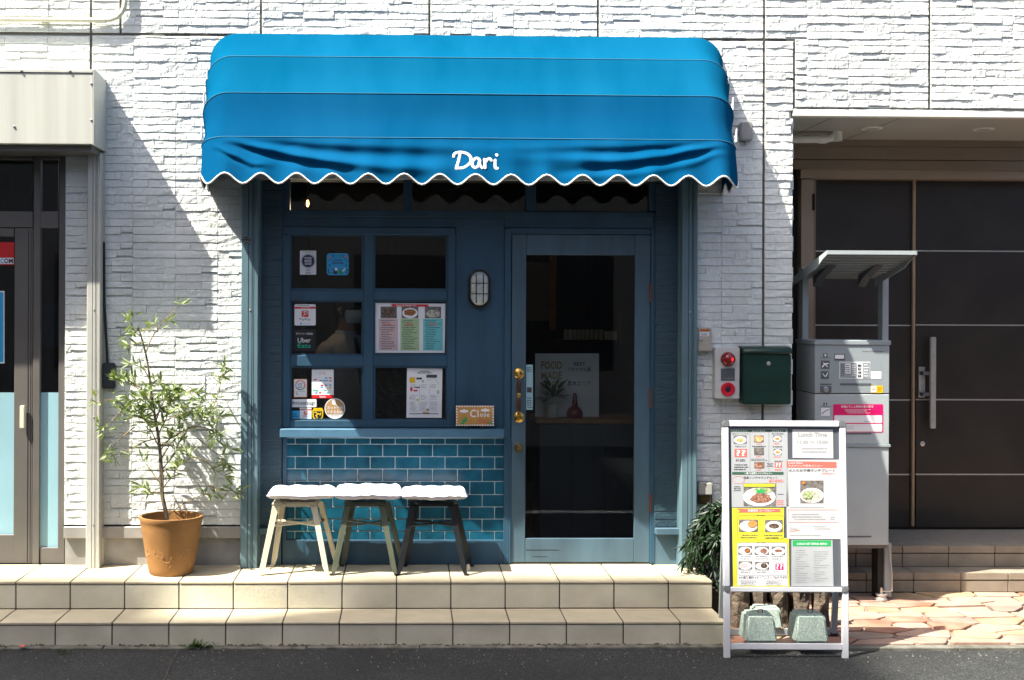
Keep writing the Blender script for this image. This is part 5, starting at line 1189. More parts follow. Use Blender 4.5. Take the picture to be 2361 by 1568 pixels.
# menus slid into the board
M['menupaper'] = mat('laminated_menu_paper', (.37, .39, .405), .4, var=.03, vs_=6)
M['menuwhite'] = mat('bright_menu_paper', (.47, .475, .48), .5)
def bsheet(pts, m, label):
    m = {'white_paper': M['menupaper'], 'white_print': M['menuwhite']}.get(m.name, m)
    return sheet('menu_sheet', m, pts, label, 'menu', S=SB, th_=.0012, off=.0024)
o1, o2, o3, o4 = .0042, .0048, .0054, .0060
s1 = bsheet([(1684, 989), (1815, 988), (1818, 1168), (1687, 1170)], M['paper'], 'white sheet of small lunch set photos, upper left on the A-frame board')
def f(m): flat(m, SB, [(1686, 990), (1811, 990), (1811, 996), (1686, 996)], o1); flat(m, SB, rect(1687.5, 1088, 1806, 1094.5), o1)
ink(s1, M['darkgreen'], f)
def f(m):
    for t_, xa, xb in (('パスタランチセット', 1688, 1724), ('ピッツァセット', 1734, 1764), ('ボウルセット', 1779, 1805)): text(m, SB, t_, xa, 990.8, xb, 995.2, o2, .01)
    text(m, SB, '〜選べる前菜とドリンクセット〜', 1716, 1088.8, 1780, 1093.8, o2, .01)
ink(s1, M['white'], f, 'lettering')
for q, fd in (((1691, 1004, 1721, 1023.5), 'pasta'), ((1738, 1004, 1760, 1020), 'pizza'), ((1782, 1004, 1801, 1018), 'soup'), ((1738, 1032, 1761, 1049.5), 'stonebg'), ((1783, 1035, 1802, 1049), 'soup'), ((1738.5, 1065, 1762, 1080), 'meat')):
    photo(s1, SB, *q, fd, o1, fd not in ('stonebg', 'meat', 'pizza'), blob=(.5, .55, .3, .25) if fd in ('pasta', 'soup') else (.5, .5, .48, .46))
def f(m): flat(m, SB, rect(1693, 1035, 1722, 1054), o1); flat(m, SB, rect(1785.5, 1066, 1802.5, 1078), o1)
ink(s1, M['redlight'], f)
ink(s1, M['white'], lambda m: (text(m, SB, '??', 1697, 1037.5, 1718.5, 1051.5, o2, .02), text(m, SB, '??', 1788, 1067.5, 1800, 1076.5, o2, .02)), 'lettering')
def f(m):
    text(m, SB, '¥1680-', 1696, 1058, 1719, 1064.5, o1, .01); text(m, SB, '今日のパスタ', 1694, 1027.5, 1719, 1031.5, o1, .01); text(m, SB, '旨味クリームパスタ', 1688, 998.5, 1725, 1002.5, o1)
    greek(m, SB, 1690, 1069, 1726, 1085, 3, o1, .5); greek(m, SB, 1731, 1027, 1770, 1031, 1, o1, .6); greek(m, SB, 1778, 998.5, 1808, 1002, 1, o1, .5); greek(m, SB, 1778, 1028, 1808, 1032, 1, o1, .5); greek(m, SB, 1731, 1057, 1770, 1063, 2, o1, .4); greek(m, SB, 1784, 1061.5, 1806, 1065, 1, o1, .5); greek(m, SB, 1767, 1067, 1784, 1077, 3, o1, .4)
    text(m, SB, '国産トンテキランチセット', 1714, 1098.5, 1792, 1104.5, o1, .005); greek(m, SB, 1690, 1120, 1711, 1133, 3, o1, .5); greek(m, SB, 1791, 1138, 1807, 1141, 1, o1, .5)
    for q in (rect(1728.5, 996, 1729, 1086), rect(1772, 996, 1772.5, 1086)): flat(m, SB, q, o1)
ink(s1, M['ink'], f, 'lettering')
def f(m): text(m, SB, '¥1490-', 1772, 1105, 1807, 1113, o1, .012); greek(m, SB, 1741, 1021.5, 1758, 1026, 1, o1); greek(m, SB, 1782, 1051, 1801, 1056, 1, o1); greek(m, SB, 1741, 1051, 1758, 1055, 1, o1); greek(m, SB, 1782, 1021, 1800, 1025, 1, o1); greek(m, SB, 1785, 1080, 1806, 1086, 1, o1); greek(m, SB, 1742, 1081.5, 1758, 1086, 1, o1); greek(m, SB, 1790, 1152, 1808, 1165, 3, o1); stroke(m, SB, ell(1702, 1106.5, 14, 8.5, 22)+[(1716, 1106.5)], .7, o1)
ink(s1, M['redlight'], f, 'lettering')
photo(s1, SB, 1714, 1114, 1789, 1167, 'meat', o1, True, blob=(.52, .66, .33, .22), pr=(.48, .6, .5, .4)); ink(s1, FD['green'], lambda m: flat(m, SB, ell(1757, 1131, 22, 7), o4)); ink(s1, M['green'], lambda m: flat(m, SB, [(1745, 1136), (1742, 1127), (1750, 1130), (1753, 1124), (1757, 1131), (1764, 1128), (1760, 1137)], .0066))
ink(s1, M['menuyellow'], lambda m: flat(m, SB, rect(1715, 1115.5, 1786, 1122), o4))
s2 = bsheet([(1687.5, 1171.5), (1807, 1171), (1808, 1241), (1818, 1241), (1820, 1352), (1690, 1352)], M['menuyellow'], 'yellow curry menu sheet with a red ribbon heading, lower left on the board')
ink(s2, M['redlight'], lambda m: flat(m, SB, [(1696, 1172.5), (1802, 1173), (1796, 1177), (1804, 1181), (1700, 1182), (1706, 1177)], o1)); ink(s2, M['white'], lambda m: text(m, SB, '数量限定 スープカレー', 1724, 1174.5, 1785, 1179.8, o2, .01), 'lettering')
ink(s2, M['paper'], lambda m: flat(m, SB, [(1699.5, 1262), (1700, 1254), (1706, 1251), (1808, 1251), (1814, 1255), (1816, 1350), (1700, 1350)], o1))
def f(m):
    for q in (rrect(1699, 1188, 1807, 1242, 6), rrect(1699, 1251, 1815, 1327, 6)): stroke(m, SB, q+[q[0]], .7, o2, sm=False)
    text(m, SB, '¥1390', 1744, 1186, 1763, 1191, o1, .0); text(m, SB, '¥1190', 1745, 1249, 1763, 1254, o2, .0)
    greek(m, SB, 1706, 1231, 1750, 1241, 2, o1, .5); greek(m, SB, 1759, 1232, 1803, 1242, 2, o1, .5); text(m, SB, '※大盛り無料 ※すべてにスープ&サラダ付', 1703, 1328, 1815, 1335, o2, .01)
    for xa in (1704, 1741, 1778): greek(m, SB, xa, 1281, xa+32, 1291, 2, o2, .4)
    for xa in (1704, 1741): greek(m, SB, xa, 1314, xa+32, 1322, 2, o2, .4)
    greek(m, SB, 1704, 1337.5, 1746, 1350, 4, o2, .4); greek(m, SB, 1764, 1337.5, 1806, 1350, 4, o2, .4); text(m, SB, '本日のカレー', 1783, 1316, 1808, 1320, o2)
ink(s2, M['ink'], f, 'lettering')
for q, fd, bl in (((1703, 1197.5, 1747, 1226), 'rice', (.4, .6, .34, .3)), ((1763, 1198.5, 1804, 1226.5), 'dark', (.5, .5, .3, .22)), ((1701.5, 1258.5, 1734, 1279), 'curry', (.65, .55, .22, .28)), ((1739, 1259, 1773, 1279.5), 'meat', (.62, .55, .24, .3)), ((1778, 1259.5, 1810, 1280), 'meat', (.5, .5, .28, .18)), ((1702, 1294, 1734, 1313), 'rice', (.4, .5, .36, .3)), ((1740, 1295, 1773, 1313), 'dark', (.62, .5, .24, .34))):
    photo(s2, SB, *q, fd, o2, True, blob=bl)
ink(s2, FD['soup'], lambda m: flat(m, SB, ell(1734, 1208, 11, 8), .007))
ink(s2, M['magenta'], lambda m: flat(m, SB, rect(1787, 1299, 1806, 1314), o2)); ink(s2, M['white'], lambda m: text(m, SB, '??', 1789, 1300.5, 1804, 1312.5, o3, .02), 'lettering')
s3 = bsheet([(1826.6, 990), (1920, 990.5), (1921, 1057), (1827, 1056)], M['white'], 'white note reading Lunch Time, upper right on the board')
def f(m): text(m, SB, 'Lunch Time', 1840, 997, 1906, 1007, o1, .012); text(m, SB, '11:30 〜 15:00', 1838, 1016, 1908, 1023, o1, .012); greek(m, SB, 1846, 1031, 1912, 1046, 2, o1, .3)
ink(s3, M['inklight'], f, 'lettering')
s4 = bsheet([(1811.5, 1060), (1934.5, 1060), (1938, 1243), (1814, 1243)], M['white'], 'large white sheet with a red heading and one food photo, middle right on the board')
ink(s4, M['redlight'], lambda m: flat(m, SB, [(1813, 1063.5), (1928, 1065), (1928.5, 1079), (1813.5, 1078)], o1))
def f(m): text(m, SB, 'Lunch Menu', 1817, 1065.3, 1850, 1069.5, o2); text(m, SB, '大人のランチ限定メニュー', 1817, 1071.5, 1896, 1076, o2)
ink(s4, M['paper'], f, 'lettering')
def f(m): text(m, SB, '大人のお子様ランチプレート', 1818, 1081.5, 1925, 1088, o1, .012)
ink(s4, M['ink'], f, 'lettering')
def f(m): text(m, SB, '1690yen〜', 1894, 1089.5, 1928, 1095.5, o1, .0); q = rect(1817, 1175.5, 1934, 1204); stroke(m, SB, q+[q[0]], .7, o1, sm=False)
ink(s4, M['redlight'], f, 'lettering')
photo(s4, SB, 1844.5, 1108, 1898, 1160, 'mixed', o1, True, blob=(.5, .68, .44, .27), pr=(.5, .66, .5, .33)); ink(s4, FD['green'], lambda m: flat(m, SB, ell(1861, 1141, 12, 9), .0072)); ink(s4, M['orange'], lambda m: flat(m, SB, ell(1852, 1113.5, 4, 3), .006))
def f(m): greek(m, SB, 1822, 1183, 1905, 1200, 3, o1, .45); greek(m, SB, 1913, 1190, 1926, 1200, 2, o1, .4); greek(m, SB, 1873, 1212, 1914, 1222, 2, o1, .3); greek(m, SB, 1820, 1232, 1905, 1236, 1, o1, .4); text(m, SB, 'Dolce', 1821, 1216, 1838, 1222.5, o1); greek(m, SB, 1820, 1168, 1905, 1172, 1, o1, .4)
ink(s4, M['inklight'], f, 'lettering'); ink(s4, M['orange'], lambda m: stroke(m, SB, [(1820, 1225.5), (1833, 1224), (1843, 1221.5)], .9, o1))
s5 = bsheet([(1824.6, 1244.8), (1919, 1245.2), (1921.5, 1351.5), (1824, 1351.5)], M['paper'], 'white drinks list under a green heading, lower right on the board')
ink(s5, M['green'], lambda m: flat(m, SB, [(1827, 1245.5), (1915.5, 1245.8), (1915.5, 1259.5), (1827, 1259.2)], o1)); ink(s5, M['paper'], lambda m: text(m, SB, 'LUNCH SET DRINK MENU', 1837, 1251.5, 1906, 1256.3, o2, .012), 'lettering')
def f(m): greek(m, SB, 1832, 1266, 1868, 1346, 15, o1, .22, .3); greek(m, SB, 1874, 1270, 1912, 1342, 14, o1, .22, .3)
ink(s5, M['inklight'], f)
# concrete weights on the crossbars
def weight(x0, y0, x1, y1, Y, dep, label):
    a, b, c, d = R(x0, y0, x1, y1, Y); th_ = thing('ballast_block', label, 'weight', ((a+b)/2, Y+dep/2, c), group='ballast blocks on the menu board')
    m_ = MB(); i_ = .016; m_.prism([(a, Y, c), (b, Y, c), (b, Y+dep, c), (a, Y+dep, c)], [(a+i_, Y+.02, d), (b-i_, Y+.02, d), (b-i_, Y+dep-.01, d), (a+i_, Y+dep-.01, d)]); m_.build('block', M['weight'], th_, bevel=.012, seg=3, smooth=True)
    xm = (a+b)/2+.01; MB().tube([(xm-.012, Y+.07, d-.004), (xm-.012, Y+.07, d+.016), (xm+.012, Y+.07, d+.016), (xm+.012, Y+.07, d-.004)], .003, 6).build('lifting_ring', M['rust'], th_)
weight(1719.7, 1420, 1795, 1483, fl.y+.035, .16, 'green speckled ballast block at the front left under the menu board')
weight(1834, 1419.5, 1913, 1484, fl.y+.035, .16, 'green speckled ballast block at the front right under the menu board')
weight(1735, 1402.5, 1808, 1452, fl.y+.30, .12, 'green speckled ballast block behind, half hidden by the front left one')
# rough edging stones and bed
bed = thing('planting_bed', None, None, (1.98, -.25, 0), kind='structure'); m_ = MB(); m_.box(1.705, 2.24, -.40, -.005, 0, .21); m_.build('soil', M['soil'], bed)
rq = random.Random(6)
for (x0, x1) in ((1684, 1730.5), (1733, 1768.5), (1775, 1817), (1829, 1867.5), (1873, 1913)):
    a, b = W(x0, 1420, -.45).x, W(x1, 1420, -.45).x; hh = .27+rq.uniform(-.02, .04)
    m_ = MB(); n = 9; V = []; Fc = []
    for k_ in range(6):
        z = hh*k_/5; V += [((a+b)/2+math.cos(2*math.pi*i/n)*(b-a)/2*(1+rq.uniform(-.12, .10)), -.44+math.sin(2*math.pi*i/n)*.05*(1+rq.uniform(-.2, .2)), z+(rq.uniform(-.01, .01) if k_ else 0)) for i in range(n)]
    for k_ in range(5):
        for i in range(n): Fc.append((k_*n+i, k_*n+(i+1) % n, (k_+1)*n+(i+1) % n, (k_+1)*n+i))
    Fc.append(tuple(range(5*n, 6*n))); m_.add(V, Fc); m_.build('edging_stone', M['stone'], bed, smooth=False)

# ------------------------------------------------------------------ stools with cushions
def stool(name_col, m, px_feet, label, clabel, seed):
    r = random.Random(seed); (xa, xb) = px_feet; yf, yb2 = -.285, -.03
    A, B = W(xa, 1324.5, yf).x, W(xb, 1324.5, yf).x; cx = (A+B)/2; hw = (B-A)/2
    st = thing('metal_stool', label, 'stool', (cx, (yf+yb2)/2, Z_PLAT), group='metal stools in a row')
    zt_ = Z_PLAT+.395; tx = hw-.075; ym = (yf+yb2)/2; hd_ = (yb2-yf)/2; ty = hd_-.04
    MB().box(cx-tx-.012, cx+tx+.012, ym-ty-.012, ym+ty+.012, zt_-.012, zt_+.012).build('seat', m, st, bevel=.01, seg=2, smooth=True)
    m_ = MB()
    for sx in (-1, 1):
        for sy in (-1, 1):
            T = Vector((cx+sx*tx+(.024 if sy > 0 else 0), ym+sy*ty, zt_-.01)); Bt = Vector((cx+sx*hw+(.042 if sy > 0 else 0), ym+sy*hd_, Z_PLAT+.004)); N = 8; lg = MB(); ax = Vector((1, 0, 0)); V = []; Fc = []
            for k_ in range(N+1):
                t = k_/N; p = T.lerp(Bt, t); w_ = (.026 if t < .1 else .022-.003*t) if t < .86 else .012
                if .8 < t < .95 and k_ == 7: w_ = .020
                # folded sheet: an angle section, open toward the inside
                dx, dy = sx, sy
                V += [tuple(p+Vector((-dx*w_*1.25, dy*.006, 0))), tuple(p+Vector((dx*w_*.25, dy*.008, 0))), tuple(p+Vector((dx*w_*.35, 0, 0))), tuple(p+Vector((dx*w_*.22, -dy*w_*1.1, 0))), tuple(p+Vector((dx*w_*.08, -dy*w_*1.1, 0))), tuple(p+Vector((dx*w_*.12, -dy*.004, 0))), tuple(p+Vector((-dx*w_*1.25, -dy*.001, 0)))]
            c_ = 7
            for k_ in range(N):
                for i in range(c_): Fc.append((k_*c_+i, k_*c_+(i+1) % c_, (k_+1)*c_+(i+1) % c_, (k_+1)*c_+i))
            Fc.append(tuple(range(c_))); Fc.append(tuple(range(N*c_, (N+1)*c_))); lg.add(V, Fc); lo = lg.build('leg', m, st)
            MB().box(Bt.x-.012, Bt.x+.012, Bt.y-.010, Bt.y+.010, Z_PLAT+.0005, Z_PLAT+.010).build('foot_cap', M['dark'] if m is not M['ivory'] else M['ivory'], lo)
    zb3 = Z_PLAT+.275; tq = .30; q = lambda sx, sy: Vector((cx+sx*(tx+(hw-tx)*tq), ym+sy*(ty+(hd_-ty)*tq), zb3))
    for s0, s1 in (((-1, -1), (1, 1)), ((-1, 1), (1, -1))):
        a_, b_ = q(*s0), q(*s1); m2 = MB(); mid_ = (a_+b_)/2+Vector((0, 0, -.004 if s0[1] < 0 else .004)); m2.tube([a_, a_.lerp(mid_, .8), mid_, mid_.lerp(b_, .2), b_], [.009, .007, .006, .007, .009], 6); m2.build('brace', m, st)
    if m is M['ivory']:
        p = q(1, 1); MB().lathe((p.x, p.y, p.z), [(.012, -.008), (.014, 0), (.01, .008)], 10).build('rust_spot', M['rust'], st)
    # cushion: a boxed pad with a soft, slightly slumped outline
    return st, cx, ym
def cushion(px0, px1, pyt, pyb, label, seed, yc, extra=0.0):
    r = random.Random(seed); Yf = yc-.118; a, b, c, d = R(px0, pyt, px1, pyb, Yf); d = W((px0+px1)/2, pyt, yc+.095).z; cx = (a+b)/2; hx = (b-a)/2; hz = d-c; hy = .118; NX, NY = 26, 22
    th_ = thing('seat_cushion', label, 'cushion', (cx, yc, c), group='white seat cushions on the stools')
    ph = [r.uniform(0, 6.28) for _ in range(6)]
    def prof(u): return (1-abs(u)**9)**.42
    V = []; Fc = []; tuft = [(sx*.42, sy*.42) for sx in (-1, 1) for sy in (-1, 1)]
    rings = []
    def pt(u, v, top_):
        e = prof(u)*prof(v); x = cx+u*hx*(1-.015*(1-abs(v))*math.cos(3*v+ph[0])); y = yc+v*hy
        wob = .004*math.sin(7*u+ph[1])*math.cos(5*v+ph[2])+.003*math.sin(13*u+ph[3]+4*v)
        if top_:
            z = c+.36*hz+(.64*hz-.004)*e+wob*e
            for tu, tv in tuft: z -= .007*math.exp(-((u-tu)**2+(v-tv)**2)/.02)
        else: z = c+.36*hz*(1-e)+.0018*math.sin(17*u+ph[4])*(1-abs(u))+.0025*math.cos(5*u+ph[5])
        return (x, y, z)
    def squ(i, n): t = -1+2*i/n; return math.copysign(1-(1-abs(t))**1.6, t)
    for side in (1, 0):
        b0 = len(V)
        for j in range(NY+1):
            for i in range(NX+1): V.append(pt(squ(i, NX), squ(j, NY), side))
        for j in range(NY):
            for i in range(NX):
                q_ = (b0+j*(NX+1)+i, b0+j*(NX+1)+i+1, b0+(j+1)*(NX+1)+i+1, b0+(j+1)*(NX+1)+i); Fc.append(q_ if side else q_[::-1])
    m_ = MB(); m_.add(V, Fc)
    # close the edge band
    n0 = (NX+1)*(NY+1); ring = [i for i in range(NX+1)]+[(j+1)*(NX+1)-1 for j in range(1, NY+1)]+[NY*(NX+1)+i for i in range(NX-1, -1, -1)]+[j*(NX+1) for j in range(NY-1, 0, -1)]
    for k_ in range(len(ring)): p_, q_ = ring[k_], ring[(k_+1) % len(ring)]; m_.f.append((p_, n0+p_, n0+q_, q_))
    m_.build('pad', M['cushion'], th_, smooth='all')
    # seam round the lower edge, gathered
    pp_ = []
    for k_ in range(len(ring)+1):
        v_ = Vector(m_.v[n0+ring[k_ % len(ring)]]); pp_.append(v_+Vector((0, 0, .002+.0015*math.sin(k_*1.9))))
    MB().tube(pp_, .0035, 5).build('seam', M['cushion'], th_, smooth='all')
    m2 = MB()
    for tu, tv in tuft: p = pt(tu, tv, 1); m2.lathe((p[0], p[1], p[2]-.002), [(.009, 0), (.008, .004), (.003, .006)], 10)
    m2.build('tuft_button', M['cushion'], th_, smooth='all')
    m3 = MB()
    for sx in (-1, 1):
        p = Vector((cx+sx*hx*.62, yc-hy+.02, c+.004)); m3.tube([p, p+Vector((.012, -.012, -.02)), p+Vector((.03, -.014, -.026))], .0022, 5)
    m3.build('tie', M['charcoal'], th_)
_, c1, y1_ = stool('ivory', M['ivory'], (598.3, 757.6), 'ivory painted metal stool with rust spots, nearest the blue post', '', 1)
_, c2, y2_ = stool('sage', M['sage'], (765, 915), 'sage green metal stool between the ivory and the charcoal stools', '', 2)
_, c3, y3_ = stool('charcoal', M['charcoal'], (916, 1076), 'charcoal metal stool, closest to the glazed door', '', 3)
cushion(616, 771, 1116.5, 1153, 'white padded cushion tied on the ivory stool', 1, -.19)
cushion(770.5, 925.5, 1113, 1153.5, 'white padded cushion tied on the sage green stool', 5, -.193)
cushion(926, 1076.5, 1117.5, 1154.5, 'white padded cushion tied on the charcoal stool', 9, -.19)

# ------------------------------------------------------------------ olive in its terracotta pot
YO = -.205; pc = W(395, 1200, YO); ox = pc.x
op = thing('plant_pot', 'round tapered terracotta pot holding the olive tree on the tiled step', 'pot', (ox, YO, Z_PLAT))
hp_ = .325; r0, r1 = W(447, 1300, YO).x-W(397, 1300, YO).x, W(468, 1200, YO).x-W(395, 1200, YO).x
prof = [(r0-.006, .001), (r0, .008)]+[(r0+(r1-.006-r0)*t**.9, .008+(hp_-.035)*t) for t in [i/10 for i in range(1, 11)]]+[(r1, hp_-.018), (r1, hp_), (r1-.014, hp_), (r1-.02, hp_-.05)]
MB().lathe((ox, YO, Z_PLAT), prof, 48).build('pot_wall', M['terracotta'], op, smooth=True)
MB().lathe((ox, YO, Z_PLAT+hp_-.052), [(.001, .004), (r1*.6, .006), (r1-.016, 0)], 32, cap=False).build('soil', M['soil'], op)
rr = random.Random(21); m_ = MB()          # pale hair cracks low on the pot
for k_ in range(15):
    a_ = rr.uniform(3.4, 6.1); h_ = rr.uniform(.05, .15); pts = []
    for s_ in range(6):
        rad = r0+(r1-r0)*(h_/hp_)**.9+.0008; pts.append((ox+math.cos(a_)*rad, YO+math.sin(a_)*rad, Z_PLAT+h_)); a_ += rr.uniform(-.05, .12); h_ += rr.uniform(-.02, .018)
    m_.tube(pts, .0011, 4)
m_.build('crackle', M['crackle'], op)
ot = thing('olive_tree', 'young olive tree with sparse silvery leaves growing from the terracotta pot', 'tree', (ox, YO, Z_PLAT+hp_-.05))
ro = random.Random(33); fol = MB(); trunk = MB(); tw = MB()
def P(px, py, dy=0.0): return W(px, py, YO+dy)
def oleaf(p, d_, l=None):
    l = l or ro.uniform(.050, .080); up = Vector((ro.uniform(-1, 1), ro.uniform(-1, 1), ro.uniform(.2, 1))).normalized(); leaf(fol, p, d_, l, l*.21, up, ro.uniform(-.05, .2))
def sprig(p0, p1, n, spread=1.0, l=None):
    p0, p1 = Vector(p0), Vector(p1); ax = (p1-p0).normalized()
    for k_ in range(n):
        t = ro.random()**.7; p = p0.lerp(p1, t); s_ = Vector((ro.uniform(-1, 1), ro.uniform(-1, 1), ro.uniform(-.6, .8))).normalized(); oleaf(p, (ax*ro.uniform(.35, 1.0)+s_*spread*.8).normalized(), l)
tk = [P(385, 1197), P(380, 1170), P(373, 1135), P(371, 1090), P(369, 1040), P(365, 1005, .01), P(357, 960, .015), P(350, 915, .02), P(345, 870, .02), P(338, 825, .02), P(328, 785, .03), P(318, 752, .03)]
trunk.tube(spline([tuple(p) for p in tk], 4), [.0125-.0088*i/44 for i in range(45)], 8)
tk2 = [P(380, 1175), P(376, 1140, -.012), P(375, 1095, -.02), P(371, 1045, -.012)]; trunk.tube(spline([tuple(p) for p in tk2], 4), .0055, 7)
trunk.build('trunk', M['bark'], ot, smooth=True)
branches = [  # pixel polylines read off the photograph, each with a depth offset at its tip
    ([(368, 1035), (345, 985), (335, 965)], -.02, 26), ([(371, 1060), (398, 1018), (440, 985), (470, 962)], -.04, 20), ([(368, 1030), (410, 1000), (455, 980), (505, 960)], .05, 24), ([(362, 985), (320, 960), (285, 945)], -.06, 22),
    ([(355, 950), (330, 905), (290, 880), (272, 868)], -.03, 26), ([(350, 915), (318, 890), (300, 872)], .03, 20), ([(347, 880), (330, 850), (305, 840)], .0, 18), ([(357, 960), (390, 930), (420, 905), (450, 905)], -.05, 30),
    ([(360, 980), (405, 960), (440, 950), (470, 955)], -.08, 26), ([(335, 815), (352, 775), (378, 740), (402, 715), (418, 702)], -.02, 0), ([(325, 775), (312, 765), (298, 740)], .02, 18), ([(330, 790), (316, 793), (296, 795)], -.02, 12), ([(322, 765), (342, 758), (355, 748)], .01, 9),
    ([(362, 975), (300, 955), (285, 935), (255, 922), (218, 930)], -.06, 0), ([(285, 940), (272, 955), (262, 965), (242, 995)], -.06, 0), ([(310, 985), (285, 1005), (265, 1025), (250, 1045)], -.06, 0),
    ([(371, 1085), (400, 1050), (412, 1020)], .03, 14), ([(371, 1090), (410, 1070), (440, 1055), (430, 1040)], -.03, 10), ([(373, 1130), (395, 1100), (412, 1075)], -.06, 14), ([(374, 1140), (350, 1135), (328, 1122)], -.06, 16), ([(440, 1050), (475, 1065), (498, 1085), (520, 1098)], .03, 12),
    ([(470, 965), (495, 930), (508, 885), (515, 850)], .04, 8), ([(440, 985), (470, 985), (500, 1000), (495, 1010)], -.06, 28), ([(455, 1010), (485, 1035), (512, 1055), (520, 1070)], .06, 18), ([(365, 1010), (330, 1020), (290, 1040), (265, 1060)], -.03, 16),
    ([(385, 1190), (425, 1160), (465, 1142), (495, 1138)], .06, 10), ([(373, 1120), (345, 1080), (330, 1060)], .06, 4), ([(365, 1000), (385, 960), (390, 925)], .03, 30), ([(360, 970), (345, 930), (325, 915)], -.06, 30), ([(360, 970), (375, 930), (400, 905)], -.02, 30),
    ([(480, 1120), (505, 1128), (540, 1132)], .06, 16), ([(368, 1040), (400, 1000), (425, 965)], .0, 26), ([(353, 935), (330, 940), (300, 925)], .02, 24)]
for pts, dy, nl in branches:
    q = [P(x, y, dy*i/(len(pts)-1)+.005) for i, (x, y) in enumerate(pts)]; sp = spline([tuple(p) for p in q], 5); n = len(sp); tw.tube(sp, [.0042-.0028*i/(n-1) for i in range(n)], 5)
    for k_ in range(int(nl*.6)):
        t = .25+.75*ro.random(); i = min(n-2, int(t*(n-1))); sprig(sp[i], sp[i+1]+(sp[i+1]-sp[i])*.4+Vector((ro.uniform(-.012, .012),)*3), 1, 1.15)
    sprig(sp[-2], sp[-1]+(sp[-1]-sp[-2]), 7 if nl else 4, .9)
for (x, y, dy, n, s_) in ((392, 742, -.02, 15, .03), (416, 702, -.02, 7, .015), (300, 775, .02, 14, .03), (303, 735, .02, 14, .025), (222, 932, -.06, 9, .04), (242, 990, -.06, 16, .03), (250, 1047, -.06, 14, .025), (256, 925, -.06, 14, .03), (275, 873, -.03, 16, .03), (513, 862, .04, 13, .03), (508, 880, .04, 8, .02), (496, 925, .04, 12, .03),
        (350, 895, .0, 30, .05), (385, 905, -.03, 40, .06), (320, 925, -.03, 40, .06), (430, 925, -.03, 32, .05), (455, 915, .02, 16, .04), (410, 950, -.05, 34, .06), (295, 955, -.06, 34, .05), (325, 965, -.06, 22, .04), (345, 945, .0, 24, .05), (478, 960, -.05, 18, .04), (370, 925, .03, 30, .05), (430, 965, -.02, 20, .05), (400, 925, .04, 24, .05),
        (330, 1128, -.06, 14, .04), (410, 1080, -.06, 14, .04), (430, 1045, -.04, 14, .04), (500, 1000, -.06, 24, .04), (512, 1070, .06, 16, .04), (470, 1140, .05, 14, .03), (535, 1132, .05, 12, .03), (280, 1045, -.03, 12, .03), (340, 1065, .05, 3, .03), (530, 1035, .05, 8, .03), (375, 985, -.04, 20, .05)):
    for k_ in range(int(n*.66)):
        p = P(x, y, dy)+Vector((ro.gauss(0, s_*.55), ro.gauss(0, s_*.5), ro.gauss(0, s_*.5))); d_ = Vector((ro.uniform(-1, 1), ro.uniform(-1, .7), ro.uniform(-.5, 1))).normalized(); oleaf(p, d_)
tw.build('branch', M['twig'], ot, smooth=True); fol.build('leaves', M['olive'], ot, kind='stuff')

# ------------------------------------------------------------------ feathery plant in a pot by the board
pcx, pcy = 1.86, -.24
pl = thing('potted_fern', 'dark feathery potted plant drooping over the step beside the menu board', 'plant', (pcx, pcy, .2))
MB().lathe((pcx, pcy, .2), [(.10, .002), (.13, .2), (.14, .22), (.13, .22), (.125, .19)], 24).build('pot', M['cabinet'], pl, smooth=True)
rb = random.Random(14); fo = MB(); stm = MB()
for k_ in range(66):
    a_ = rb.uniform(2.2, 5.2) if k_ < 50 else rb.uniform(0, 6.28); reach = rb.uniform(.08, .33); hgt = rb.uniform(.05, .27); drp = rb.uniform(-.05, .42)
    b0 = Vector((pcx+rb.uniform(-.06, .06), pcy+rb.uniform(-.06, .06), .4)); dv = Vector((math.cos(a_), math.sin(a_)*.75, 0))
    pts = [b0, b0+dv*reach*.35+Vector((0, 0, hgt)), b0+dv*reach*.75+Vector((0, 0, hgt*.8-drp*.15)), b0+dv*reach*1.0+Vector((0, 0, hgt*.5-drp*.6))]
    sp = spline([tuple(p) for p in pts], 7); stm.tube(sp, [.004-.0025*i/(len(sp)-1) for i in range(len(sp))], 5)
    for q_ in range(58):
        i = rb.randrange(4, len(sp)-1); t = (sp[i+1]-sp[i]).normalized(); s_ = Vector((rb.uniform(-1, 1), rb.uniform(-1, 1), rb.uniform(-.9, .6))).normalized(); l_ = rb.uniform(.028, .082)
        leaf(fo, sp[i].lerp(sp[i+1], rb.random()), (t*.7+s_*.8).normalized(), l_, l_*.20, Vector((rb.uniform(-.5, .5), rb.uniform(-.5, .5), 1)).normalized(), .25)
stm.build('stem', M['bamboo'], pl); fo.build('leaves', M['bamboo'], pl, kind='stuff')

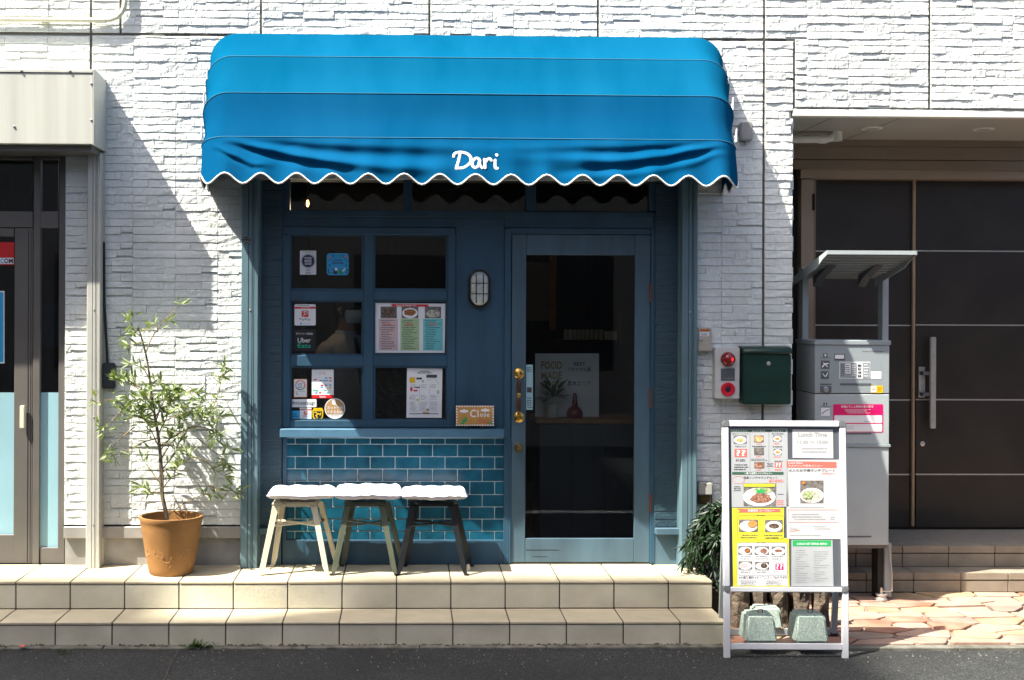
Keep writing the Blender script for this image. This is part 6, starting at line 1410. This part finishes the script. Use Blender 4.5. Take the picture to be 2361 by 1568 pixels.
# weeds and litter along the edging
def weed(px, py, n, l, label, seed):
    r = random.Random(seed); g0 = ground(px, py, .012); th_ = thing('weed', label, 'weed', tuple(g0)); m_ = MB()
    for k_ in range(n):
        d_ = Vector((r.uniform(-1, 1), r.uniform(-.8, .3), r.uniform(.15, .9))).normalized(); leaf(m_, g0+Vector((r.gauss(0, l*.7), r.uniform(-.01, .01), 0)), d_, l*r.uniform(.5, 1.1), l*.28, Vector((0, 0, 1)), .3)
    m_.build('leaves', M['weed'], th_, kind='stuff')
weed(457, 1491, 60, .045, 'dark green weed tuft against the lowest riser, below the pot', 1); weed(141, 1503, 22, .03, 'tiny green weed in the mossy edging, lower left', 2); weed(909, 1492, 6, .026, 'tiny pale sprout at the foot of the steps, lower middle', 3)
rm = random.Random(77); m_ = MB()      # moss and grit gathered where the lowest riser meets the edging
for k_ in range(210):
    x_ = rm.uniform(X_STEP0+.1, X_STEP1); y_ = Y_LO-.004-abs(rm.gauss(0, .012)); r_ = rm.uniform(.004, .016); h_ = rm.uniform(.001, .006); n_ = 6; a0 = rm.random()
    m_.prism([(x_+math.cos(a0+i*1.047)*r_*.5, y_+math.sin(a0+i*1.047)*r_*.3, .014+h_) for i in range(n_)], [(x_+math.cos(a0+i*1.047)*r_*1.3, y_+math.sin(a0+i*1.047)*r_*.6, .010) for i in range(n_)])
m_.build('moss', mat('dark_moss', (.085, .082, .058), .95, var=.4, vs_=30), kind='stuff')
m_ = MB()
for k_ in range(420):
    x_, y_ = rm.uniform(-3, 4), Y_LO-.06-abs(rm.gauss(0, .22)); r_ = rm.uniform(.002, .006); a0 = rm.random()*6
    m_.prism([(x_+math.cos(a0+i*1.57)*r_*.7, y_+math.sin(a0+i*1.57)*r_*.7, r_*.8+.001) for i in range(4)], [(x_+math.cos(a0+i*1.57)*r_, y_+math.sin(a0+i*1.57)*r_, -.001) for i in range(4)])
m_.build('grit', mat('road_grit', (.15, .14, .125), .9, var=.5, vs_=40), kind='stuff')
g0 = ground(50, 1491, .02); m_ = MB(); m_.prism([g0+Vector((-.016, -.01, .008)), g0+Vector((.014, -.012, .003)), g0+Vector((.018, .008, .009)), g0+Vector((-.012, .01, .004))], [g0+Vector((-.016, -.01, .006)), g0+Vector((.014, -.012, .001)), g0+Vector((.018, .008, .007)), g0+Vector((-.012, .01, .002))]); m_.build('paper_scrap', M['redlight'], label='small red paper scrap on the edging, bottom left', cat='litter')
g0 = W(1080, 1312, -.15); m_ = MB(); m_.lathe((g0.x, -.15, Z_PLAT), [(.012, .001), (.013, .01), (.008, .024), (.009, .034), (.003, .038)], 10); m_.build('door_stopper', M['ivory'], label='small white stub on the tiles between the charcoal stool and the door', cat='door stopper', smooth=True)

# ------------------------------------------------------------------ person standing inside, behind the window
def skin_mesh(verts, edges, radii, root, name, m, parent, lv=2, label=None):
    me = bpy.data.meshes.new(name); o_ = origin(parent); me.from_pydata([tuple(Vector(v)-o_) for v in verts], edges, []); ob = bpy.data.objects.new(name, me); COL.objects.link(ob)
    ob.modifiers.new('s', 'SKIN'); sb = ob.modifiers.new('u', 'SUBSURF'); sb.levels = lv; sb.render_levels = lv
    for i, sv in enumerate(me.skin_vertices[0].data): sv.radius = radii[i] if isinstance(radii[i], tuple) else (radii[i], radii[i]); sv.use_root = (i == root)
    bpy.context.view_layer.update(); dg = bpy.context.evaluated_depsgraph_get(); nm = bpy.data.meshes.new_from_object(ob.evaluated_get(dg)); nm.name = name
    bpy.data.objects.remove(ob); bpy.data.meshes.remove(me); nm.materials.clear(); nm.materials.append(m)
    for p in nm.polygons: p.use_smooth = True
    return link(nm, name, parent, label)
YPn = .72; hc = W(815, 735, YPn); gz = .285; k = (hc.z-gz)/1.50      # head centre height sets the scale
pn = thing('person', 'person in a grey jacket, blue tie and white face mask, dim behind the window', 'person', (hc.x-.03, YPn, gz))
fwd = Vector((.80, -.60, 0)); sd = Vector((.60, .80, 0)); base = Vector((hc.x-.06, YPn, gz))
def B(f_, s_, z): return base+fwd*f_*k+sd*s_*k+Vector((0, 0, z*k))
bv = [B(0, 0, .90), B(0, 0, 1.05), B(.01, 0, 1.22), B(0, 0, 1.34), B(.015, 0, 1.41), B(.05, 0, 1.50), B(.055, 0, 1.58)]; be = [(0, 1), (1, 2), (2, 3), (3, 4), (4, 5), (5, 6)]; brd = [.11, .10, .10, .062, .050, .082, .085]
for s_ in (-1, 1):
    b0 = len(bv); bv += [B(0, s_*.155, 1.285), B(-.01, s_*.21, 1.08), B(.06, s_*.20, .86), B(.09, s_*.19, .80)]; be += [(3, b0), (b0, b0+1), (b0+1, b0+2), (b0+2, b0+3)]; brd += [.038, .036, .034, .030]
    h0 = b0+3
    for fi, (df, ds, l_) in enumerate(((.035, -.03, .06), (.02, -.012, .085), (.008, .004, .09), (-.006, .02, .083), (-.018, .034, .066))):
        i0 = len(bv); bv += [B(.10+df*.6, s_*.19+ds*.8, .765), B(.12+df, s_*.19+ds, .765-l_*.5), B(.13+df*.9, s_*.19+ds, .765-l_)]; be += [(h0, i0), (i0, i0+1), (i0+1, i0+2)]; brd += [.010, .009, .007]
    b0 = len(bv); bv += [B(0, s_*.09, .80), B(.01, s_*.10, .46), B(-.01, s_*.10, .08), B(.12, s_*.11, .03)]; be += [(0, b0), (b0, b0+1), (b0+1, b0+2), (b0+2, b0+3)]; brd += [.085, .058, .042, .032]
skin_mesh(bv, be, [r_*k for r_ in brd], 0, 'body', M['skin'], pn)
# face features: nose, ears, eyes
m_ = MB(); hcx = B(.055, 0, 1.55); m_.tube([hcx+fwd*.085*k+Vector((0, 0, .02*k)), hcx+fwd*.105*k+Vector((0, 0, -.012*k))], [.008, .014], 8)
for s_ in (-1, 1): c_ = hcx-fwd*.005*k+sd*s_*.082*k; m_.tube([c_+Vector((0, 0, .03*k)), c_-fwd*.012+sd*s_*.012+Vector((0, 0, .012*k)), c_+Vector((0, 0, -.03*k))], [.008, .014, .008], 8)
m_.build('face', M['skin'], pn, smooth='all')
m_ = MB()
for s_ in (-1, 1): c_ = hcx+fwd*.078*k+sd*s_*.033*k+Vector((0, 0, .022*k)); m_.lathe(tuple(c_), [(.001, -.007), (.009, -.004), (.010, 0), (.009, .004), (.001, .007)], 10)
m_.build('eye', M['black'], pn, smooth='all')
def dome(c_, rx, ry, rz, z0, z1, m, name, n=20, fr=None):
    V = []; Fc = []; rows = 9
    for j in range(rows+1):
        ph = z0+(z1-z0)*j/rows
        for i in range(n):
            a_ = 2*math.pi*i/n; V.append(c_+fwd*math.cos(a_)*math.cos(ph)*rx+sd*math.sin(a_)*math.cos(ph)*ry+Vector((0, 0, math.sin(ph)*rz)))
    for j in range(rows):
        for i in range(n): Fc.append((j*n+i, j*n+(i+1) % n, (j+1)*n+(i+1) % n, (j+1)*n+i))
    return MB().add(V, Fc).build(name, m, pn, smooth='all')
V = []; Fc = []; nh = 24
for j in range(11):
    for i in range(nh):
        a_ = 2*math.pi*i/nh; lo = -.95+1.35*max(0, math.cos(a_))**.6 if math.cos(a_) > 0 else -.95; ph = lo+(1.56-lo)*j/10; w_ = 1+.02*math.sin(5*a_+j)
        V.append(hcx+Vector((0, 0, .028*k))-fwd*.008*k+fwd*math.cos(a_)*math.cos(ph)*.100*k*w_+sd*math.sin(a_)*math.cos(ph)*.094*k*w_+Vector((0, 0, math.sin(ph)*.112*k)))
for j in range(10):
    for i in range(nh): Fc.append((j*nh+i, j*nh+(i+1) % nh, (j+1)*nh+(i+1) % nh, (j+1)*nh+i))
MB().add(V, Fc).build('hair', M['hair'], pn, smooth='all')
V = []; Fc = []
for j in range(7):
    for i in range(11):
        a_ = -1.25+2.5*i/10; z = .008-.085*j/6; rr_ = .098-.016*(j/6)**2+.012*math.cos(a_)*(1-abs(j/3-1)); V.append(hcx+fwd*math.cos(a_)*rr_*k+sd*math.sin(a_)*rr_*.95*k+Vector((0, 0, z*k)))
for j in range(6):
    for i in range(10): Fc.append((j*11+i, j*11+i+1, (j+1)*11+i+1, (j+1)*11+i))
MB().add(V, Fc).build('face_mask', M['maskcloth'], pn, smooth='all')
def loft(rings, m, name, n=24):
    V = []; Fc = []
    for z, hs, hf, c_ in rings:
        for i in range(n):
            a_ = 2*math.pi*i/n; q_ = 2.4; ca, sa = math.cos(a_), math.sin(a_)
            V.append(B(c_+math.copysign(abs(ca)**(2/q_), ca)*hf, math.copysign(abs(sa)**(2/q_), sa)*hs, z))
    for j in range(len(rings)-1):
        for i in range(n): Fc.append((j*n+i, j*n+(i+1) % n, (j+1)*n+(i+1) % n, (j+1)*n+i))
    Fc.append(tuple(range(n))); return MB().add(V, Fc).build(name, m, pn, smooth='all')
loft([(.80, .185, .128, 0), (.95, .176, .122, 0), (1.1, .180, .126, .005), (1.22, .196, .128, .005), (1.30, .192, .112, 0), (1.345, .160, .096, 0), (1.375, .105, .082, 0), (1.40, .072, .070, .005)], M['jacket'], 'jacket')
for s_ in (-1, 1): MB().tube(spline([tuple(B(0, s_*.150, 1.325)), tuple(B(-.005, s_*.200, 1.23)), tuple(B(-.012, s_*.218, 1.08)), tuple(B(.05, s_*.208, .875))], 4), [k*r_ for r_ in (.052, .062, .068, .068, .066, .065, .063, .061, .058, .055, .052, .050, .046)], 14).build('sleeve', M['jacket'], pn, smooth='all')
def front(pts, f0, m, name):
    n_ = len(pts); A = [B(f_+f0, s_, z) for f_, s_, z in pts]; C_ = [B(f_+f0-.02, s_, z) for f_, s_, z in pts]
    m_ = MB(); h_ = n_//2
    m_.prism(A[:2]+[A[2], A[3]], C_[:2]+[C_[2], C_[3]]); m_.prism([A[3], A[2], A[4]], [C_[3], C_[2], C_[4]]); return m_.build(name, m, pn)
front([(.094, -.058, 1.39), (.094, .058, 1.39), (.136, .034, 1.22), (.136, -.034, 1.22), (.134, 0, 1.05)], 0, M['shirt'], 'shirt_front')
front([(.100, -.014, 1.375), (.100, .014, 1.375), (.140, .026, 1.20), (.140, -.026, 1.20), (.138, 0, 1.06)], .003, M['tie'], 'tie')
for s_ in (-1, 1):      # lapels
    m_ = MB(); m_.prism([B(.098, s_*.05, 1.39), B(.090, s_*.085, 1.37), B(.132, s_*.075, 1.22), B(.138, s_*.012, 1.05), B(.138, s_*.036, 1.22)], [B(.080, s_*.05, 1.39), B(.075, s_*.085, 1.37), B(.118, s_*.075, 1.22), B(.122, s_*.012, 1.05), B(.122, s_*.036, 1.22)]); m_.build('lapel', M['jacket'], pn)
m_ = MB(); m_.lathe(tuple(B(.015, 0, 1.375)), [(.078*k, 0), (.070*k, .045*k), (.067*k, .047*k)], 18, cap=False); m_.build('collar', M['shirt'], pn, smooth='all')
for s_ in (-1, 1): MB().tube([B(-.06, s_*.10, .04), B(0, s_*.105, .055), B(.10, s_*.112, .04), B(.19, s_*.115, .03)], [k*.045, k*.056, k*.05, k*.030], 12).build('shoe', M['black'], pn, smooth='all')
loft([(.74, .165, .115, 0), (.82, .172, .12, 0), (.90, .165, .112, 0)], M['trousers'], 'trousers')
for s_ in (-1, 1): MB().tube([B(0, s_*.085, .80), B(.005, s_*.095, .62), B(.01, s_*.10, .46), B(-.005, s_*.10, .25), B(-.01, s_*.10, .06)], [k*r_ for r_ in (.088, .078, .068, .060, .056)], 14).build('trouser_leg', M['trousers'], pn, smooth='all')

# ------------------------------------------------------------------ the other side of the street (behind the camera): tall block whose roofline shades the road and steps
def bank(xc0, xc1, hgt, label, y0=-9.0, dep=9.0, flr=3.1, win=True):
    th_ = thing('office_block', label, 'building', ((xc0+xc1)/2, y0-dep/2, 0)); MB().box(xc0, xc1, y0-dep, y0, 0, hgt).build('wall', M['bldg'], th_)
    if win:
        w_ = MB(); z = 1.0
        while z+1.6 < hgt:
            x = xc0+.6
            while x+1.5 < xc1: w_.box(x, x+1.3, y0-.02, y0+.012, z, z+1.5); x += 2.1
            z += flr
        w_.build('window', M['bldgglass'], th_, kind='stuff')
    return th_
Xe = lambda e: e-KX*9.0
HB = lambda b: KZ*(9.0+b)
tw_ = bank(-44, Xe(4.16), HB(-.86), 'tall office block across the street, behind the viewer, with a stepped roof')
m_ = MB(); zb0 = HB(-.86)
m_.box(-44, Xe(-.67), -15, -9.0, zb0+.001, HB(-.27)); m_.box(Xe(-.67), Xe(.40), -15, -9.0, zb0+.001, HB(-.58)); m_.box(Xe(.40), Xe(2.37), -15, -9.0, zb0+.001, HB(-.25)); m_.build('roof_parapet', M['bldg'], tw_)
bank(-11.5, -1.3, 5.2, 'low shop building across the street, opposite the steps')
bank(-1.3, 9.2, 4.6, 'low apartment building across the street, opposite the door')
bank(9.2, 26.0, 5.0, 'low building across the street, opposite the dark entrance')
